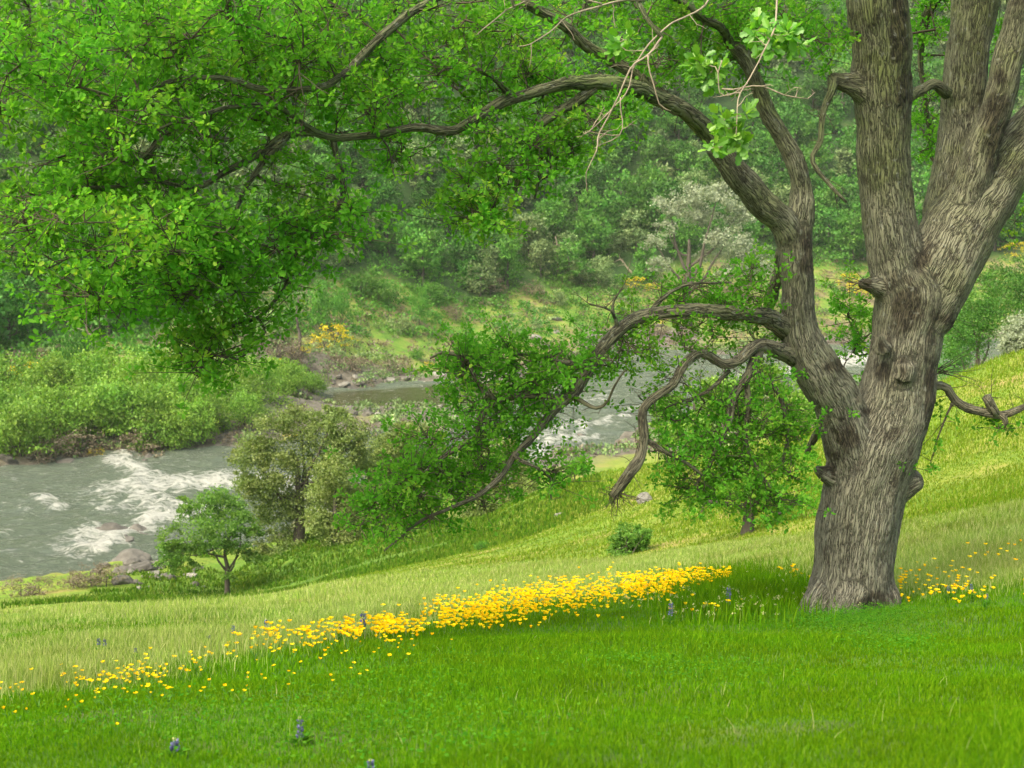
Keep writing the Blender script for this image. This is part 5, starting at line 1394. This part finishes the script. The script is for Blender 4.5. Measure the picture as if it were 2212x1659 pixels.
def build_flowers():
    g = np.random.default_rng(41)
    BU = [20, 150, 300, 430, 560, 700, 800, 900, 1000, 1150, 1300, 1450, 1560]
    BV = [1478, 1457, 1440, 1425, 1398, 1388, 1372, 1348, 1326, 1302, 1280, 1262, 1250]
    BT = [10, 15, 17, 17, 22, 22, 26, 28, 28, 31, 32, 22, 8]
    dens = [.1, .3, .55, .4, .8, 1.0, 1.5, 2.0, 2.8, 3.4, 3.4, 2.8, 1.4]
    us = np.linspace(0, 1580, 3000); cdf = np.cumsum(np.interp(us, BU, dens)); cdf /= cdf[-1]
    n = 4000
    u = np.interp(g.random(n), cdf, us)
    v = np.interp(u, BU, BV) + g.normal(size=n) * np.interp(u, BU, BT) * .52
    # loose clumps
    clump = vnoise(u * .03, v * .08, 0, 44) + .6 * vnoise(u * .09, v * .2, 0, 45) + np.interp(u, [0, 700, 1100], [-.25, -.1, .1])
    keep = clump + g.random(n) * 1.1 > .35
    u, v = u[keep], v[keep]
    # stragglers below the band and the scatter right of the trunk
    m = 70; u2 = g.uniform(0, 1500, m); v2 = np.interp(u2, BU, BV) + 30 + np.abs(g.normal(size=m)) * 26
    m = 85; u3 = np.clip(g.normal(2030, 90, m), 1945, 2212); v3 = 1268 + g.normal(size=m) * 22 - (u3 - 2000) * .03
    m = 30; u4 = g.uniform(1945, 2212, m); v4 = g.uniform(1170, 1320, m)
    m = 14; u5 = g.uniform(1680, 1745, m); v5 = g.uniform(1246, 1254, m)
    m = 16; u6 = g.uniform(1400, 1600, m); v6 = g.uniform(1275, 1330, m)
    u = np.concatenate([u, u2, u3, u4, u5, u6]); v = np.concatenate([v, v2, v3, v4, v5, v6])
    p = hit(u, v); p = hit(u, v + .11 * FPX / p[:, 1])
    d = p[:, 1]
    order = np.argsort(d)
    # prototypes: full poppy with bloom and stem parts
    pro = []
    for i in range(6):
        op = [.35, .5, .65, .8, .95, .6][i]
        V, F = bloom(g, op, .027)
        h = .13 + .02 * i
        V2 = V + np.array([0.02, 0, h])
        bo = np_mesh("bloom", V2, [F], M['petal'], {"rnd": np.full(len(V2), i / 6)}, True)
        T = Tubes(); T.add(np.array([[0, 0, -.02], [.01, .005, h * .5], [.02, 0, h + .002]]), np.array([.0022, .002, .0018]), 5, 0, True, 0)
        for k in range(3):
            a = g.random() * 6.28; T.add(np.array([[0, 0, 0], [.03 * math.cos(a), .03 * math.sin(a), .07], [.06 * math.cos(a), .06 * math.sin(a), .10]]), np.array([.002, .006, .001]), 4, 0, False, 0)
        so_ = T.build("stem", M['stem'])
        pro.append((bo, so_, V2, F))
    solo = order[:290]; rest = order[290:]
    def place_word(uu, vv):
        if uu > 1900: return "in the scatter right of the oak trunk"
        if uu > 1660: return "close left of the oak trunk"
        if uu > 1380: return "at the golden band's right end"
        if uu > 1100: return "in the golden band's dense right half"
        if uu > 800: return "in the golden band's middle"
        if uu > 500: return "in the golden band's left half"
        return "in the golden band's thin left end"
    for c, i in enumerate(solo):
        bo, so_, _, _ = pro[g.integers(6)]
        bandv = np.interp(u[i], BU, BV)
        stray = u[i] < 1600 and v[i] > bandv + 26
        lab = "single orange poppy in the short turf below the band, " + place_word(u[i], 0).split(" the ", 1)[0] + " front" if False else ("stray orange poppy in the short turf just below where it stands " if stray else "orange yellow poppy standing ") + place_word(u[i], v[i])
        if stray: lab = "stray poppy in short turf, nearer than its neighbours " + place_word(u[i], 0)
        e = empty("poppy", p[i], lab, "flower", "orange poppies")
        s = g.uniform(.5, .95) * min(1, d[i] / 12.5); e.scale = (s * 1.05, s * 1.05, s); e.rotation_euler = (g.normal() * .12, g.normal() * .12, g.random() * 6.28)
        for src in (bo, so_):
            q = src.copy(); COL.objects.link(q); q.parent = e
    A = []
    for i in rest:
        _, _, V, F = pro[g.integers(6)]
        th = g.random() * 6.28; c, s_ = math.cos(th), math.sin(th); s = g.uniform(.7, 1.1) * (1 + max(0, d[i] - 14) * .02)
        q = np.stack([V[:, 0] * c - V[:, 1] * s_, V[:, 0] * s_ + V[:, 1] * c, V[:, 2]], 1) * s + p[i]
        A.append((q, [F], np.full(len(V), g.random())))
    o = card_mesh("poppies", A, M['petal']); tag(o, "farther orange poppies massed along the golden band", "flowers", kind="stuff")
    for bo, so_, _, _ in pro: bpy.data.objects.remove(bo); bpy.data.objects.remove(so_)
    # lupines
    lup = [(648, 1592, 58, 26, "tall blue lupine with a pale tip in the foreground turf"), (378, 1632, 36, 30, "ragged blue lupine in the foreground left of the tallest one"), (800, 1658, 32, 20, "short blue lupine at the bottom edge of the turf"),
           (1448, 1352, 40, 16, "blue lupine at the front of the lush grass, left of its neighbour"), (1573, 1325, 52, 18, "tall blue lupine in the lush grass beside the oak"), (576, 1385, 26, 14, "blue lupine rising above the left of the poppy band"),
           (505, 1405, 32, 12, "thin blue lupine left of the fuller one above the band"), (785, 1385, 40, 22, "blue lupine in the middle of the poppy band"), (735, 1400, 28, 10, "slim blue lupine left of the band's middle one"), (215, 1425, 22, 12, "faint lupine over the thin left end of the band, left one"), (228, 1427, 22, 12, "faint lupine over the thin left end of the band, right one"),
           (452, 1418, 16, 14, "small lupine touching the left poppies"), (2097, 1300, 26, 10, "faint lupine right of the trunk, upper one"), (2048, 1298, 18, 10, "faint lupine right of the trunk, left one"), (2130, 1318, 16, 8, "faint lupine right of the trunk, right one"), (295, 1445, 14, 10, "small lupine behind the left poppy clump")]
    for (uu, vv, hpx, wpx, lab) in lup:
        b0 = on_ground(uu, vv)
        h = hpx * b0.y / FPX; r = max(.012, wpx * .5 * b0.y / FPX * .62)
        stem = h * .35 if vv > 1500 else .12
        e = empty("lupine", b0, lab, "flower", "blue lupines")
        T = Tubes(); T.add(np.array([[0, 0, -.02], [.003, 0, stem], [0, 0, stem + h]]), np.array([.003, .003, .0015]), 6, 0, True, 0)
        T.build("stem", M['stem'], e)
        n = 90
        tt = g.random(n) ** .9; th = g.random(n) * 6.28
        rr = r * (1 - tt * .75)
        pos = np.stack([np.cos(th) * rr * .45, np.sin(th) * rr * .45, stem + h * tt * .88], 1)
        out = unit(np.stack([np.cos(th), np.sin(th), np.full(n, .5)], 1))
        nr = unit(g.normal(size=(n, 3)) + np.array([0, 0, 1.]))
        tip = tt > .8
        card_mesh("flower_spike", [cards(pos[~tip], out[~tip], nr[~tip], r * (.6 + .5 * g.random((~tip).sum())), LEAF, LEAF_F, g)], M['lupine'], e)
        card_mesh("spike_tip", [cards(pos[tip], out[tip], nr[tip], r * .5 * (.6 + .5 * g.random(tip.sum())), LEAF, LEAF_F, g)], M['lupinetip'], e)
        n = 40; th = g.random(n) * 6.28
        pos = np.stack([np.cos(th) * .01, np.sin(th) * .01, stem * g.random(n) * .8], 1)
        card_mesh("leaf", [cards(pos, np.stack([np.cos(th), np.sin(th), np.full(n, .35)], 1), np.tile([0, 0, 1.], (n, 1)), .03 + .03 * g.random(n), DIA * np.array([.5, 1, 1]), DIA_F, g)], M['clover'], e)["kind"] = "stuff"
build_flowers(); tick("flowers")

# ------------------------------------------------------------------ air
def build_haze():
    x0, x1, y0, y1, z0, z1 = -480, 480, -30, 500, -40, 150
    V = [(x, y, z) for z in (z0, z1) for y in (y0, y1) for x in (x0, x1)]
    F = [(0, 2, 3, 1), (4, 5, 7, 6), (0, 1, 5, 4), (2, 6, 7, 3), (0, 4, 6, 2), (1, 3, 7, 5)]
    m, nt, out = mat_new("valley_haze")
    pv = N(nt, "ShaderNodeVolumePrincipled"); pv.inputs["Color"].default_value = (.84, .95, .82, 1)
    pv.inputs["Density"].default_value = .00014
    nt.links.new(pv.outputs[0], out.inputs["Volume"])
    o = np_mesh("haze", V, [np.array(F)], m)
    tag(o, "thin moist haze filling the river valley", "haze", kind="stuff")
build_haze(); tick("haze")
